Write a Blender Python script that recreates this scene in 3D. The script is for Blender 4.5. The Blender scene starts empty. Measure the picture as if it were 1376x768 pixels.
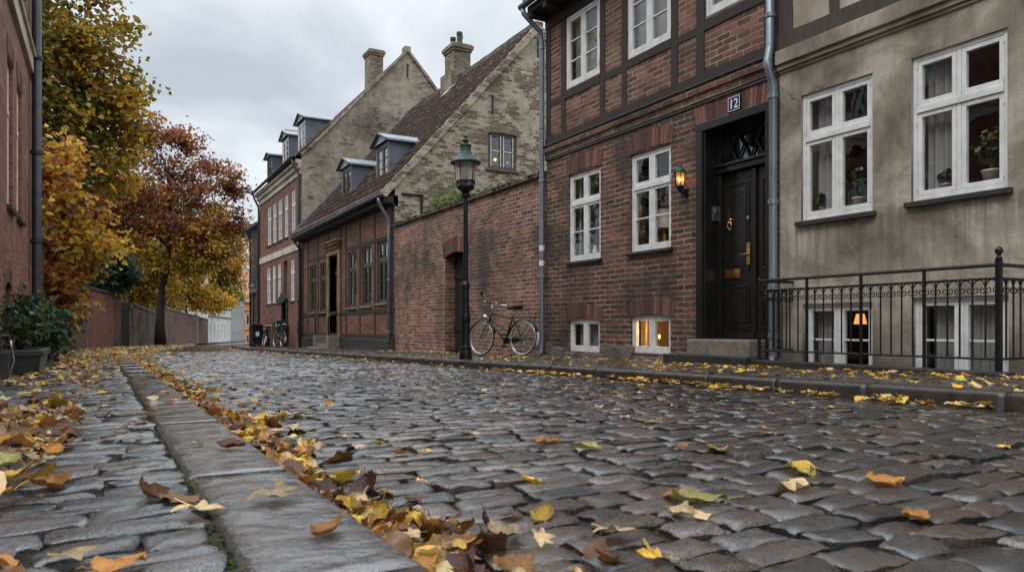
import bpy, bmesh, math, random
import numpy as np
from mathutils import Vector, Matrix

R = random.Random(11)
rng = np.random.default_rng(11)
S = bpy.context.scene
col = S.collection
rad = math.radians

# ------------------------------------------------------------------ layout
SLOPE = 0.0167                      # the lane runs gently downhill, away from the camera
def gz(y): return -SLOPE * y
KH = 0.10                           # kerb height
CAMZ = 0.48
F_, U0, VH = 994., 688., 437.
YAW = math.atan(548. / 994.)
sn, cs = math.sin(YAW), math.cos(YAW)
def ray(u):
    a = (u - U0) / F_
    return a * cs + sn, cs - a * sn
def onX(u, v, X=7.3):               # picture point on a plane X = const -> (Y, Z)
    x, y = ray(u); d = X / x
    return y * d, (VH - v) / F_ * d + CAMZ
def onG(u, v, h=0.0):               # picture point on the sloping ground (h above the road)
    x, y = ray(u)
    k = (v - VH) / F_ - SLOPE * y
    d = (CAMZ - h) / k
    return x * d, y * d
def depth(x, y): return x * sn + y * cs
def proj(x, y, z):
    d = max(depth(x, y), .01)
    return U0 + (x * cs - y * sn) / d * F_, VH - (z - CAMZ) / d * F_, d
XL = lambda y: float(np.interp(y, [-6, 20, 25, 30, 38, 49, 60, 89, 130, 260], [.48, .48, .66, 1.0, 1.95, 3.9, 6.0, 12.3, 21.2, 49]))
XR = lambda y: float(np.interp(y, [-6, 26, 32, 38, 44, 49, 60, 89, 130, 260], [4.9, 4.9, 5.0, 5.4, 6.3, 7.6, 10.2, 16.5, 25.4, 53]))
WL = lambda y: float(np.interp(y, [-6, 33, 38, 89, 130, 260], [-1.12, -1.12, -.56, 10.3, 19.03, 46.7]))

# ------------------------------------------------------------------ node helpers
class Mat:
    def __init__(s, name):
        s.m = bpy.data.materials.new(name); s.m.use_nodes = True
        s.t = s.m.node_tree; s.b = s.t.nodes['Principled BSDF']
    def n(s, ty, ins=None, **at):
        nd = s.t.nodes.new(ty)
        for k, v in at.items(): setattr(nd, k, v)
        for k, v in (ins or {}).items(): s.put(nd.inputs[k], v)
        return nd
    def put(s, sock, v):
        if isinstance(v, bpy.types.NodeSocket): s.t.links.new(v, sock)
        elif isinstance(v, (tuple, list)) and len(v) == 3 and sock.type == 'RGBA': sock.default_value = (*v, 1)
        else: sock.default_value = v
    def uv(s): return s.n('ShaderNodeTexCoord').outputs['UV']
    def ob(s): return s.n('ShaderNodeTexCoord').outputs['Object']
    def mapping(s, vec, scale=(1, 1, 1), loc=(0, 0, 0)):
        return s.n('ShaderNodeMapping', {'Vector': vec, 'Scale': scale, 'Location': loc}).outputs[0]
    def noise(s, scale, vec=None, detail=4., rough=.55, out=0, dist=0.):
        i = {'Scale': scale, 'Detail': detail, 'Roughness': rough, 'Distortion': dist}
        if vec is not None: i['Vector'] = vec
        return s.n('ShaderNodeTexNoise', i).outputs[out]
    def ramp(s, fac, stops, interp='LINEAR'):
        nd = s.n('ShaderNodeValToRGB', {'Fac': fac}); cr = nd.color_ramp; cr.interpolation = interp
        while len(cr.elements) < len(stops): cr.elements.new(.5)
        for e, (p, c) in zip(cr.elements, stops):
            e.position = p
            e.color = (c, c, c, 1) if isinstance(c, (int, float)) else (*c, 1)
        return nd.outputs[0]
    def mix(s, a, b, fac, blend='MIX'):
        nd = s.n('ShaderNodeMix', data_type='RGBA', blend_type=blend)
        s.put(nd.inputs[0], fac); s.put(nd.inputs[6], a); s.put(nd.inputs[7], b)
        return nd.outputs[2]
    def math(s, op, a, b=0., c=0.):
        return s.n('ShaderNodeMath', {0: a, 1: b, 2: c}, operation=op).outputs[0]
    def vadd(s, a, b, sc=1.):
        if sc != 1.:
            b = s.n('ShaderNodeVectorMath', {0: b, 'Scale': sc}, operation='SCALE').outputs[0]
        return s.n('ShaderNodeVectorMath', {0: a, 1: b}, operation='ADD').outputs[0]
    def island(s): return s.n('ShaderNodeNewGeometry').outputs['Random Per Island']
    def bump(s, h, strength=.5, dist=.01, normal=None):
        i = {'Height': h, 'Strength': strength, 'Distance': dist}
        if normal is not None: i['Normal'] = normal
        return s.n('ShaderNodeBump', i).outputs[0]
    def set(s, **kw):
        nm = {'col': 'Base Color', 'rough': 'Roughness', 'metal': 'Metallic', 'nrm': 'Normal', 'spec': 'Specular IOR Level',
              'emi': 'Emission Color', 'estr': 'Emission Strength', 'coat': 'Coat Weight', 'coatr': 'Coat Roughness'}
        for k, v in kw.items(): s.put(s.b.inputs[nm[k]], v)
        return s.m

def simple(name, c, rough=.5, metal=0., var=.25, scale=8., bumpd=.0, bscale=60.):
    m = Mat(name); o = m.ob()
    f = m.noise(scale, o, 5, .6)
    k = m.ramp(f, [(.3, tuple(x * (1 - var) for x in c)), (.7, tuple(min(1, x * (1 + var)) for x in c))])
    r = m.ramp(m.noise(scale * 2.3, o), [(.3, max(.03, rough - .12)), (.7, min(1, rough + .12))])
    m.set(col=k, rough=r, metal=metal)
    if bumpd: m.set(nrm=m.bump(m.noise(bscale, o, 6, .6), .6, bumpd))
    return m.m

def brick(name, cols, mortar, bw=.245, bh=.083, ms=.011, stain=.55, bd=.014, stainc=(.03, .026, .022), sscale=.6, lime=0., limec=(.55, .48, .37), moss=0.):
    m = Mat(name); uv = m.uv()
    wob = m.noise(3.2, uv, 3, .6, out=1)
    wob = m.n('ShaderNodeVectorMath', {0: wob, 1: (.5, .5, .5)}, operation='SUBTRACT').outputs[0]
    v = m.vadd(uv, wob, .028)
    wob2 = m.n('ShaderNodeVectorMath', {0: m.noise(28, uv, 2, .6, out=1), 1: (.5, .5, .5)}, operation='SUBTRACT').outputs[0]
    v = m.vadd(v, wob2, .014)
    msn = m.math('MULTIPLY_ADD', m.noise(7., uv, 3), ms * 1.6, ms * .2)
    bt = m.n('ShaderNodeTexBrick', {'Vector': v, 'Color1': (0, 0, 0), 'Color2': (1, 1, 1), 'Mortar': (.5, .5, .5), 'Scale': 1.,
             'Mortar Size': msn, 'Mortar Smooth': .35, 'Bias': 0., 'Brick Width': bw, 'Row Height': bh}, offset=.5)
    fine = m.noise(55, uv, 5, .65)
    tone = m.math('ADD', m.math('MULTIPLY', bt.outputs[0], .78), m.math('MULTIPLY_ADD', m.noise(14, uv, 4), .55, -.275))
    tone = m.math('ADD', tone, m.math('MULTIPLY_ADD', m.noise(.9, uv, 6, .65), .8, -.27))
    c = m.ramp(tone, cols)
    c = m.mix(c, m.ramp(fine, [(.25, .45), (.7, 1.35)]), 1., 'MULTIPLY')
    mc = m.mix(mortar, tuple(x * .45 for x in mortar), m.ramp(m.noise(2.1, uv, 5), [(.35, 0.), (.65, 1.)]))
    c = m.mix(c, mc, bt.outputs[1])
    salt = m.ramp(m.noise(1.15, m.mapping(uv, (1, 1, 1), (7.3, 2.1, 0)), 8, .7), [(.54, 0.), (.68, 1.)])
    c = m.mix(c, m.mix(mc, c, .5), m.math('MULTIPLY', salt, .4))
    if lime > 0:
        br = m.math('MULTIPLY_ADD', bt.outputs[0], .17, -.085)
        lf = m.math('ADD', m.noise(1.2, m.mapping(uv, (.8, 1.25, 1)), 9, .7), br)
        lm = m.ramp(lf, [(.56 - lime * .22, 0.), (.62 - lime * .22, 1.)])
        lcol = m.mix(limec, tuple(x * .55 for x in limec), m.ramp(m.noise(3.3, uv, 7, .65), [(.4, 0.), (.75, 1.)]))
        c = m.mix(c, lcol, lm)
        dash = m.ramp(m.math('ADD', m.noise(1.6, m.mapping(uv, (.9, 2.2, 1)), 7, .66), br), [(.59, 0.), (.66, 1.)])
        c = m.mix(c, tuple(x * .36 for x in limec), m.math('MULTIPLY', dash, .7))
    # damp, soot: large blotches and vertical runs
    st = m.ramp(m.noise(sscale, uv, 8, .68), [(.47, 0.), (.62, 1.)])
    run = m.ramp(m.noise(1.3, m.mapping(uv, (2.6, .22, 1)), 5, .6), [(.52, 0.), (.78, .8)])
    st = m.math('MAXIMUM', st, run)
    c = m.mix(c, stainc, m.math('MULTIPLY', st, stain))
    if moss > 0:
        c = m.mix(c, (.05, .06, .02), m.math('MULTIPLY', m.ramp(m.noise(1.7, uv, 6, .65), [(.55, 0.), (.7, 1.)]), moss))
    h = m.math('SUBTRACT', 1., bt.outputs[1])
    h = m.math('ADD', h, m.math('MULTIPLY', fine, .45))
    h = m.math('ADD', h, m.math('MULTIPLY', bt.outputs[0], .35))
    m.set(col=c, rough=m.ramp(m.noise(5, uv, 4), [(.3, .55), (.7, .92)]), nrm=m.bump(h, .85, bd), spec=.35)
    return m.m

M = {}
RED = [(.0, (.035, .02, .017)), (.22, (.085, .036, .027)), (.5, (.15, .056, .038)), (.75, (.20, .085, .055)), (.9, (.27, .10, .05)), (1., (.36, .15, .075))]
M['brick'] = brick('house brick', [(.0, (.05, .026, .021)), (.25, (.088, .04, .03)), (.55, (.135, .056, .04)), (.82, (.18, .075, .05)), (.94, (.25, .10, .055)), (1., (.34, .15, .08))], (.38, .32, .25), bw=.275, bh=.082, stain=.8, sscale=.75)
M['brick_upper'] = brick('panel brick', [(.0, (.06, .03, .024)), (.3, (.13, .055, .038)), (.6, (.20, .085, .055)), (.9, (.27, .125, .08)), (1., (.33, .16, .10))], (.36, .31, .24), stain=.35)
M['brick_garden'] = brick('garden wall brick', [(.0, (.06, .034, .028)), (.2, (.14, .06, .044)), (.5, (.23, .10, .067)), (.72, (.30, .135, .085)), (.88, (.42, .18, .09)), (1., (.56, .2, .08))],
                          (.46, .40, .32), ms=.013, stain=.82, sscale=.36, moss=.25, bd=.026)
M['brick_orange'] = brick('low house brick', [(.0, (.09, .035, .024)), (.4, (.17, .062, .037)), (.7, (.24, .085, .045)), (1., (.33, .13, .065))], (.2, .16, .12), stain=.5)
M['brick_tall'] = brick('tall house brick', [(.0, (.12, .045, .034)), (.5, (.20, .075, .052)), (1., (.28, .11, .07))], (.26, .2, .16), stain=.3)
M['brick_left'] = brick('left house brick', [(.0, (.16, .055, .035)), (.5, (.27, .09, .055)), (1., (.37, .135, .08))], (.3, .23, .17), stain=.3)
M['brick_wall_red'] = brick('old red boundary brick', [(.0, (.07, .03, .024)), (.5, (.17, .06, .042)), (1., (.25, .095, .062))], (.2, .15, .12), stain=.75, sscale=.5)
M['brick_chimney'] = brick('chimney brick', [(.0, (.10, .07, .05)), (.5, (.21, .155, .10)), (1., (.33, .25, .17))], (.33, .28, .21), stain=.5, lime=.3, limec=(.34, .29, .2))
M['gable'] = brick('limewashed gable', [(.0, (.10, .07, .045)), (.5, (.19, .135, .085)), (1., (.27, .2, .13))], (.36, .31, .24), stain=.28, lime=.42, limec=(.50, .435, .32), sscale=.9, bd=.02)
M['gable_tall'] = brick('worn plaster gable', [(.0, (.11, .08, .055)), (1., (.22, .165, .11))], (.28, .24, .19), stain=.65, lime=.85, limec=(.42, .355, .275), sscale=.35, bd=.012)
M['brick_far'] = brick('far brick', [(.0, (.28, .11, .06)), (1., (.5, .24, .13))], (.4, .28, .2), stain=.2)

def stucco(name, base, dark, light, sc=1., rough=.85, splash=False):
    m = Mat(name); uv = m.uv()
    a = m.noise(.9 * sc, uv, 8, .66, dist=.4)
    c = m.ramp(a, [(.37, dark), (.5, base), (.6, light)])
    run = m.ramp(m.noise(1.6 * sc, m.mapping(uv, (3.4, .25, 1)), 6, .65), [(.5, 0.), (.72, 1.)])
    c = m.mix(c, tuple(x * .6 for x in dark), m.math('MULTIPLY', run, .45))
    bare = m.ramp(m.noise(.75 * sc, m.mapping(uv, (1, 1, 1), (4.2, 1.3, 0)), 7, .6), [(.63, 0.), (.68, 1.)])
    c = m.mix(c, tuple(min(1, x * 1.25) for x in light), m.math('MULTIPLY', bare, .8))
    if splash:      # damp and mud splashed up from the pavement, run-off below the sills, hairline cracks
        sx = m.n('ShaderNodeSeparateXYZ', {0: uv}); hz = m.math('ADD', sx.outputs[1], m.math('MULTIPLY_ADD', m.noise(1.7, uv, 7, .65), 1.2, -.6))
        c = m.mix(c, (.06, .055, .04), m.math('MULTIPLY', m.ramp(hz, [(.05, 1.), (.5, 0.)]), .7))
        dr = m.ramp(m.noise(2.4, m.mapping(uv, (5, .3, 1)), 4, .6), [(.45, 0.), (.62, 1.)])
        zz = m.ramp(m.math('MULTIPLY', sx.outputs[1], .25), [(.20, 0.), (.36, .8), (.428, 1.), (.432, 0.)])
        c = m.mix(c, tuple(x * .75 for x in dark), m.math('MULTIPLY', m.math('MULTIPLY', dr, zz), .65))
        vo = m.n('ShaderNodeTexVoronoi', {'Vector': m.vadd(m.mapping(uv, (.55, .4, 1)), m.noise(2.5, uv, 5, .6, out=1), .3), 'Scale': 1.}, feature='DISTANCE_TO_EDGE')
        ck = m.math('MULTIPLY', m.ramp(vo.outputs[0], [(.0, 1.), (.006, 0.)]), m.ramp(m.noise(.8, uv, 3), [(.5, 0.), (.6, 1.)]))
        c = m.mix(c, (.05, .04, .03), m.math('MULTIPLY', ck, .7))
    fine = m.noise(60, uv, 6, .7)
    c = m.mix(c, m.ramp(fine, [(.3, .72), (.7, 1.18)]), 1., 'MULTIPLY')
    h = m.math('ADD', m.math('MULTIPLY', fine, .35), m.noise(6, uv, 6, .6))
    m.set(col=c, rough=rough, nrm=m.bump(h, .6, .016), spec=.3)
    return m.m
M['stucco'] = stucco('brown stucco', (.30, .258, .20), (.16, .13, .098), (.46, .41, .34), splash=True)
M['stucco_panel'] = stucco('cream panel', (.42, .37, .3), (.3, .25, .19), (.5, .45, .37))
M['render_grey'] = stucco('grey brown render', (.14, .105, .082), (.07, .055, .044), (.2, .155, .125))
M['render_red'] = stucco('red render', (.24, .095, .065), (.15, .06, .045), (.3, .14, .1))
M['render_white'] = stucco('pale render', (.62, .62, .58), (.45, .45, .42), (.72, .72, .68))
M['render_lgrey'] = stucco('cool grey render', (.34, .36, .37), (.26, .28, .29), (.42, .44, .45))
M['render_orange'] = stucco('orange render', (.62, .26, .12), (.5, .2, .09), (.72, .36, .2))
M['sandstone'] = stucco('sandstone', (.24, .165, .085), (.13, .09, .05), (.33, .24, .14), 2.)
M['cornice'] = stucco('pale cornice', (.5, .45, .36), (.33, .29, .23), (.6, .54, .44), 1.5)

def wood(name, c, rough=.6, axis=(6, 6, 1)):
    m = Mat(name); o = m.ob()
    g = m.noise(7, m.mapping(o, axis), 7, .7, dist=.6)
    k = m.ramp(g, [(.3, tuple(x * .5 for x in c)), (.55, c), (.75, tuple(x * 1.7 for x in c))])
    m.set(col=k, rough=rough, nrm=m.bump(g, .6, .008)); return m.m
M['timber'] = wood('old dark timber', (.030, .022, .017), .75)
M['timber_pale'] = wood('weathered timber', (.062, .047, .035), .75)
M['dark_wood'] = wood('black stained wood', (.008, .0075, .007), .85)
M['door_wood'] = simple('black door paint', (.011, .010, .009), .33, var=.3, bumpd=.0015, bscale=25)
M['white'] = simple('white window paint', (.66, .66, .64), .45, var=.16, scale=7, bumpd=.0015)
M['grey_paint'] = simple('weathered brown grey paint', (.08, .066, .05), .55, var=.2)
M['olive_paint'] = simple('olive window paint', (.055, .055, .042), .5, var=.25)
M['brown_door'] = wood('brown door wood', (.26, .13, .05), .5)
M['zinc'] = simple('zinc sheet', (.22, .26, .29), .38, .55, var=.22, scale=3)
M['lead'] = simple('lead cladding', (.115, .135, .155), .5, .25, var=.35, scale=2.2, bumpd=.003, bscale=8)
M['gutter'] = simple('dark gutter', (.045, .05, .055), .45, .4)
M['iron'] = simple('black iron', (.011, .011, .012), .36, .2, var=.3, scale=20, bumpd=.001)
M['copper'] = simple('verdigris cap', (.04, .068, .06), .5, .3, var=.4, scale=9)
M['brass'] = simple('brass', (.62, .40, .12), .25, 1., var=.2)
M['steel'] = simple('steel', (.5, .5, .5), .3, 1., var=.15)
M['chrome'] = simple('chrome', (.7, .7, .7), .15, 1., var=.1)
M['rubber'] = simple('rubber', (.014, .014, .014), .6)
M['cream'] = simple('cream tyre wall', (.5, .47, .4), .6)
M['leather'] = simple('saddle leather', (.016, .012, .01), .4)
M['bike_paint'] = simple('black enamel', (.008, .008, .009), .2, var=.2)
M['white_plastic'] = simple('white plastic', (.8, .8, .78), .4, var=.05)
M['enamel_blue'] = simple('dark blue enamel', (.012, .017, .045), .25, var=.15)
M['enamel_white'] = simple('white enamel', (.85, .85, .85), .35, var=.03)
M['stone_dark'] = simple('dark wet stone', (.035, .034, .033), .4, var=.4, scale=6, bumpd=.006, bscale=20)
M['stone_step'] = simple('granite step', (.19, .165, .135), .5, var=.35, scale=14, bumpd=.004, bscale=45)
M['fieldstone'] = simple('plinth stone', (.12, .105, .092), .7, var=.5, scale=5, bumpd=.014, bscale=14)
M['ochre_pot'] = simple('clay pot', (.5, .46, .4), .6)
M['room'] = simple('dim room wall', (.16, .14, .12), .9, var=.15, scale=1.)
M['room_warm'] = simple('warm room wall', (.34, .25, .15), .9, var=.2, scale=1.)
M['curtain'] = simple('grey net curtain', (.34, .34, .33), .9, var=.1)
M['curtain_warm'] = simple('beige curtain', (.5, .38, .22), .9, var=.1)
M['lampshade'] = simple('pale lampshade', (.7, .66, .58), .8, var=.05)
M['soil'] = simple('potting soil', (.03, .022, .016), .9, bumpd=.02)

def glass(name, tint=.88, boost=1., base=.04, rough=.012, c=(1, 1, 1)):
    m = Mat(name); t = m.t
    fc = m.math('POWER', m.n('ShaderNodeLayerWeight', {'Blend': .5}).outputs[1], 4.5)
    fr = m.n('ShaderNodeMath', {0: fc, 1: boost, 2: .045 + base}, operation='MULTIPLY_ADD', use_clamp=True).outputs[0]
    o = m.ob()
    nb = m.bump(m.noise(2.2, o, 2, .5), .25, .02)
    g = m.n('ShaderNodeBsdfGlossy', {'Roughness': rough, 'Normal': nb, 'Color': (.95, .97, 1.)})
    tr = m.n('ShaderNodeBsdfTransparent', {'Color': tuple(tint * x for x in c)})
    mx = m.n('ShaderNodeMixShader', {0: fr, 1: tr.outputs[0], 2: g.outputs[0]})
    t.links.new(mx.outputs[0], t.nodes['Material Output'].inputs[0]); return m.m
M['glass'] = glass('window glass')
M['glass_old'] = glass('old window glass', .7, 1., .08)
M['lamp_glass'] = glass('lamp glass', .8, 1., .05, .1, (1, .96, .9))
def frosted(name, c, tr=.5):
    m = Mat(name); t = m.t
    a = m.n('ShaderNodeBsdfTransparent', {'Color': c}); b = m.n('ShaderNodeBsdfTranslucent', {'Color': c}); g = m.n('ShaderNodeBsdfGlossy', {'Roughness': .15})
    x = m.n('ShaderNodeMixShader', {0: 1 - tr, 1: a.outputs[0], 2: b.outputs[0]}); y = m.n('ShaderNodeMixShader', {0: .07, 1: x.outputs[0], 2: g.outputs[0]})
    t.links.new(y.outputs[0], t.nodes['Material Output'].inputs[0]); return m.m
M['amber_glass'] = frosted('amber lantern glass', (1., .84, .58), .4)
M['milky_glass'] = frosted('milky lamp glass', (.95, .92, .88), .6)
def emit(name, c, st):
    m = Mat(name); m.set(col=c, emi=c, estr=st, rough=.6); return m.m
M['bulb'] = emit('warm bulb', (1., .5, .12), 2.2)
M['bulb_soft'] = emit('lit shade', (1., .42, .1), .9)
M['bulb_candle'] = emit('candle bulb', (1., .5, .12), 4.)
M['bulb_star'] = emit('bright bulb', (1., .55, .18), 11.)

# stones of the lane
def setts_mat(name, stops, lo=.10, hi=.5, bd=.008):
    m = Mat(name); o = m.ob(); i = m.island()
    c = m.ramp(i, stops)
    f = m.noise(38, o, 6, .7)
    c = m.mix(c, m.ramp(f, [(.3, .45), (.7, 1.5)]), 1., 'MULTIPLY')
    c = m.mix(c, (.045, .03, .02), m.math('MULTIPLY', m.ramp(m.noise(1.9, o, 6), [(.5, 0.), (.7, 1.)]), .45))
    r = m.math('ADD', m.ramp(m.noise(5.5, o, 5, .6), [(.35, lo), (.68, hi)]), m.math('MULTIPLY', f, .1))
    h = m.math('ADD', m.math('MULTIPLY', m.noise(26, o, 6, .68), 1.), m.math('MULTIPLY', m.noise(120, o, 4, .65), .35))
    sp = m.noise(210, o, 2, .5); c = m.mix(c, m.ramp(sp, [(.36, .35), (.52, 1.), (.66, 2.6)]), 1., 'MULTIPLY')
    wet = m.ramp(m.noise(2.1, o, 5, .62), [(.34, .12), (.52, 1.)])
    m.put(m.b.inputs['Coat Normal'], m.bump(m.math('ADD', m.noise(55, o, 5, .72), m.math('MULTIPLY', m.noise(190, o, 3, .6), .35)), .6, bd * .7))
    m.put(m.b.inputs['Coat IOR'], 1.75)
    m.set(col=c, rough=r, nrm=m.bump(h, .9, bd), spec=.35, coat=wet, coatr=m.ramp(m.noise(8, o, 4), [(.35, .05), (.7, .16)])); return m.m
M['setts'] = setts_mat('wet setts', [(.0, (.008, .008, .009)), (.3, (.022, .021, .021)), (.5, (.034, .024, .018)), (.75, (.055, .033, .023)), (.9, (.05, .048, .047)), (1., (.10, .085, .072))], .09, .42)
M['setts_walk'] = setts_mat('wet pavement setts', [(.0, (.022, .022, .024)), (.5, (.042, .042, .044)), (.8, (.06, .055, .05)), (1., (.10, .097, .094))], .09, .42)
M['setts_right'] = setts_mat('brown pavement setts', [(.0, (.03, .022, .018)), (.5, (.055, .04, .031)), (1., (.09, .07, .056))], .3, .7)
m = Mat('joint soil'); o = m.ob()
M['joint'] = m.set(col=m.ramp(m.noise(9, o, 6, .65), [(.38, (.012, .010, .008)), (.55, (.022, .02, .012)), (.68, (.035, .055, .013))]), rough=.9, nrm=m.bump(m.noise(70, o, 5, .7), 1., .02))
m = Mat('kerb granite'); o = m.ob()
c = m.ramp(m.noise(130, o, 3, .7), [(.36, (.012, .012, .013)), (.5, (.075, .074, .073)), (.62, (.2, .197, .19))])
c = m.mix(c, (.035, .034, .034), m.math('MULTIPLY', m.ramp(m.noise(3.5, o, 7, .65), [(.45, 0.), (.62, 1.)]), .75))
c = m.mix(c, m.ramp(m.island(), [(0., .75), (1., 1.2)]), 1., 'MULTIPLY')
m.put(m.b.inputs['Coat Normal'], m.bump(m.math('ADD', m.noise(38, o, 6, .72), m.math('MULTIPLY', m.noise(170, o, 3), .4)), .8, .005, m.bump(m.noise(6.5, o, 3, .5), .8, .045))); m.put(m.b.inputs['Coat IOR'], 1.85)
M['kerb'] = m.set(coat=m.ramp(m.noise(2.6, o, 6, .62), [(.32, .15), (.48, 1.)]), coatr=.07, col=c, rough=m.ramp(m.noise(4.2, o, 6, .62), [(.42, .06), (.6, .36)]), spec=.6, nrm=m.bump(m.math('ADD', m.noise(13, o, 7, .68), m.math('MULTIPLY', m.noise(130, o, 3), .25)), .8, .008))
M['kerb_right'] = simple('dark kerb stone', (.036, .029, .024), .35, var=.45, scale=7, bumpd=.006, bscale=30)
M['earth'] = simple('dark earth', (.03, .026, .02), .9, var=.4, scale=3, bumpd=.03, bscale=12)
m = Mat('moss'); o = m.ob()
M['moss'] = m.set(col=m.ramp(m.noise(14, o, 5), [(.35, (.02, .03, .008)), (.7, (.075, .085, .02))]), rough=.95, nrm=m.bump(m.noise(120, o, 4), 1., .02))
m = Mat('soldier brick'); o = m.ob()
c = m.ramp(m.island(), [(0., (.055, .03, .024)), (.5, (.135, .06, .044)), (.85, (.19, .085, .06)), (1., (.26, .12, .07))])
c = m.mix(c, m.ramp(m.noise(45, o, 5, .7), [(.3, .5), (.7, 1.3)]), 1., 'MULTIPLY')
M['soldier'] = m.set(col=c, rough=.8, nrm=m.bump(m.noise(50, o, 6, .65), .8, .006))
m = Mat('mossy coping brick'); o = m.ob()
c = m.ramp(m.island(), [(0., (.03, .026, .022)), (.6, (.06, .042, .034)), (1., (.10, .06, .045))])
c = m.mix(c, (.045, .05, .018), m.ramp(m.noise(6, o, 6, .65), [(.5, 0.), (.64, .8)]))
M['coping'] = m.set(col=c, rough=.9, nrm=m.bump(m.noise(45, o, 6, .65), .8, .01))
M['mortar'] = simple('lime mortar', (.2, .17, .13), .9, bumpd=.006)
def tiles(name, stops, moss=.5):
    m = Mat(name); uv = m.uv()
    bt = m.n('ShaderNodeTexBrick', {'Vector': uv, 'Color1': (0, 0, 0), 'Color2': (1, 1, 1), 'Mortar': (.3, .3, .3), 'Scale': 1., 'Mortar Size': .004, 'Brick Width': .24, 'Row Height': .40}, offset=0.)
    c = m.ramp(m.math('ADD', bt.outputs[0], m.math('MULTIPLY_ADD', m.noise(2, uv, 5), .7, -.35)), stops)
    c = m.mix(c, (.04, .042, .03), m.math('MULTIPLY', m.ramp(m.noise(1.1, uv, 7, .65), [(.42, 0.), (.65, 1.)]), moss))
    m.set(col=c, rough=m.ramp(m.noise(6, uv), [(.3, .4), (.7, .75)]), nrm=m.bump(m.noise(40, uv, 5), .5, .008)); return m.m
M['tiles'] = tiles('old red pantiles', [(0., (.035, .024, .022)), (.45, (.085, .047, .039)), (.8, (.135, .072, .058)), (1., (.24, .15, .12))])
M['tiles_orange'] = tiles('orange tiles', [(0., (.3, .12, .06)), (1., (.5, .24, .13))], .2)
m = Mat('bark'); o = m.ob(); g = m.noise(9, m.mapping(o, (4, 4, 1)), 6, .7)
M['bark'] = m.set(col=m.ramp(g, [(.3, (.012, .010, .008)), (.7, (.05, .041, .032))]), rough=.9, nrm=m.bump(g, .9, .03))
def leafmat(name, attr=True, c=None, rough=.42, trans=.45):
    m = Mat(name); t = m.t
    if attr: k = m.n('ShaderNodeAttribute', attribute_name='leafcol').outputs[0]
    else:
        o = m.ob(); k = m.ramp(m.noise(9., o, 5, .65), [(.3, tuple(x * .6 for x in c)), (.55, c), (.75, tuple(min(1, x * 1.3) for x in c))])
        sp = m.ramp(m.noise(30., o, 4, .6), [(.62, 0.), (.72, 1.)])
        k = m.mix(k, (.07, .03, .012), m.math('MULTIPLY', sp, .7))
        k = m.mix(k, (.10, .045, .015), m.math('MULTIPLY', m.ramp(m.noise(3.2, o, 4, .6), [(.5, 0.), (.68, 1.)]), .55))
        sx = m.n('ShaderNodeSeparateXYZ', {0: o}); ay = m.math('ABSOLUTE', sx.outputs[1])
        vn = m.math('SINE', m.math('MULTIPLY', m.math('SUBTRACT', sx.outputs[0], m.math('MULTIPLY', ay, .8)), 46.))
        vein = m.math('MAXIMUM', m.ramp(vn, [(.9, 0.), (.99, 1.)]), m.ramp(ay, [(.008, 1.), (.018, 0.)]))
        k = m.mix(k, tuple(min(1, x * 1.5 + .02) for x in c), m.math('MULTIPLY', vein, .4))
        m.set(nrm=m.bump(m.math('ADD', m.math('MULTIPLY', vein, .4), m.noise(14, o, 4)), .5, .01))
        r = m.n('ShaderNodeObjectInfo').outputs['Random']
        k = m.mix(k, m.ramp(r, [(0., .5), (1., 1.25)]), 1., 'MULTIPLY')
    m.set(col=k, rough=rough, spec=.45)
    tr = m.n('ShaderNodeBsdfTranslucent', {'Color': k})
    mx = m.n('ShaderNodeMixShader', {0: trans, 1: m.b.outputs[0], 2: tr.outputs[0]})
    t.links.new(mx.outputs[0], t.nodes['Material Output'].inputs[0]); return m.m
M['foliage'] = leafmat('foliage')
M['litter'] = leafmat('leaf litter', True, None, .4, .15)
LEAFC = {'yellow': (.72, .44, .05), 'tan': (.62, .44, .23), 'orange': (.46, .2, .04), 'brown': (.17, .075, .028), 'dark red': (.07, .02, .016), 'lime': (.46, .42, .11)}
for k, v in LEAFC.items(): M['leaf ' + k] = leafmat('fallen ' + k + ' leaf', False, v, .36, .15)
M['green_dark'] = None

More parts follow.
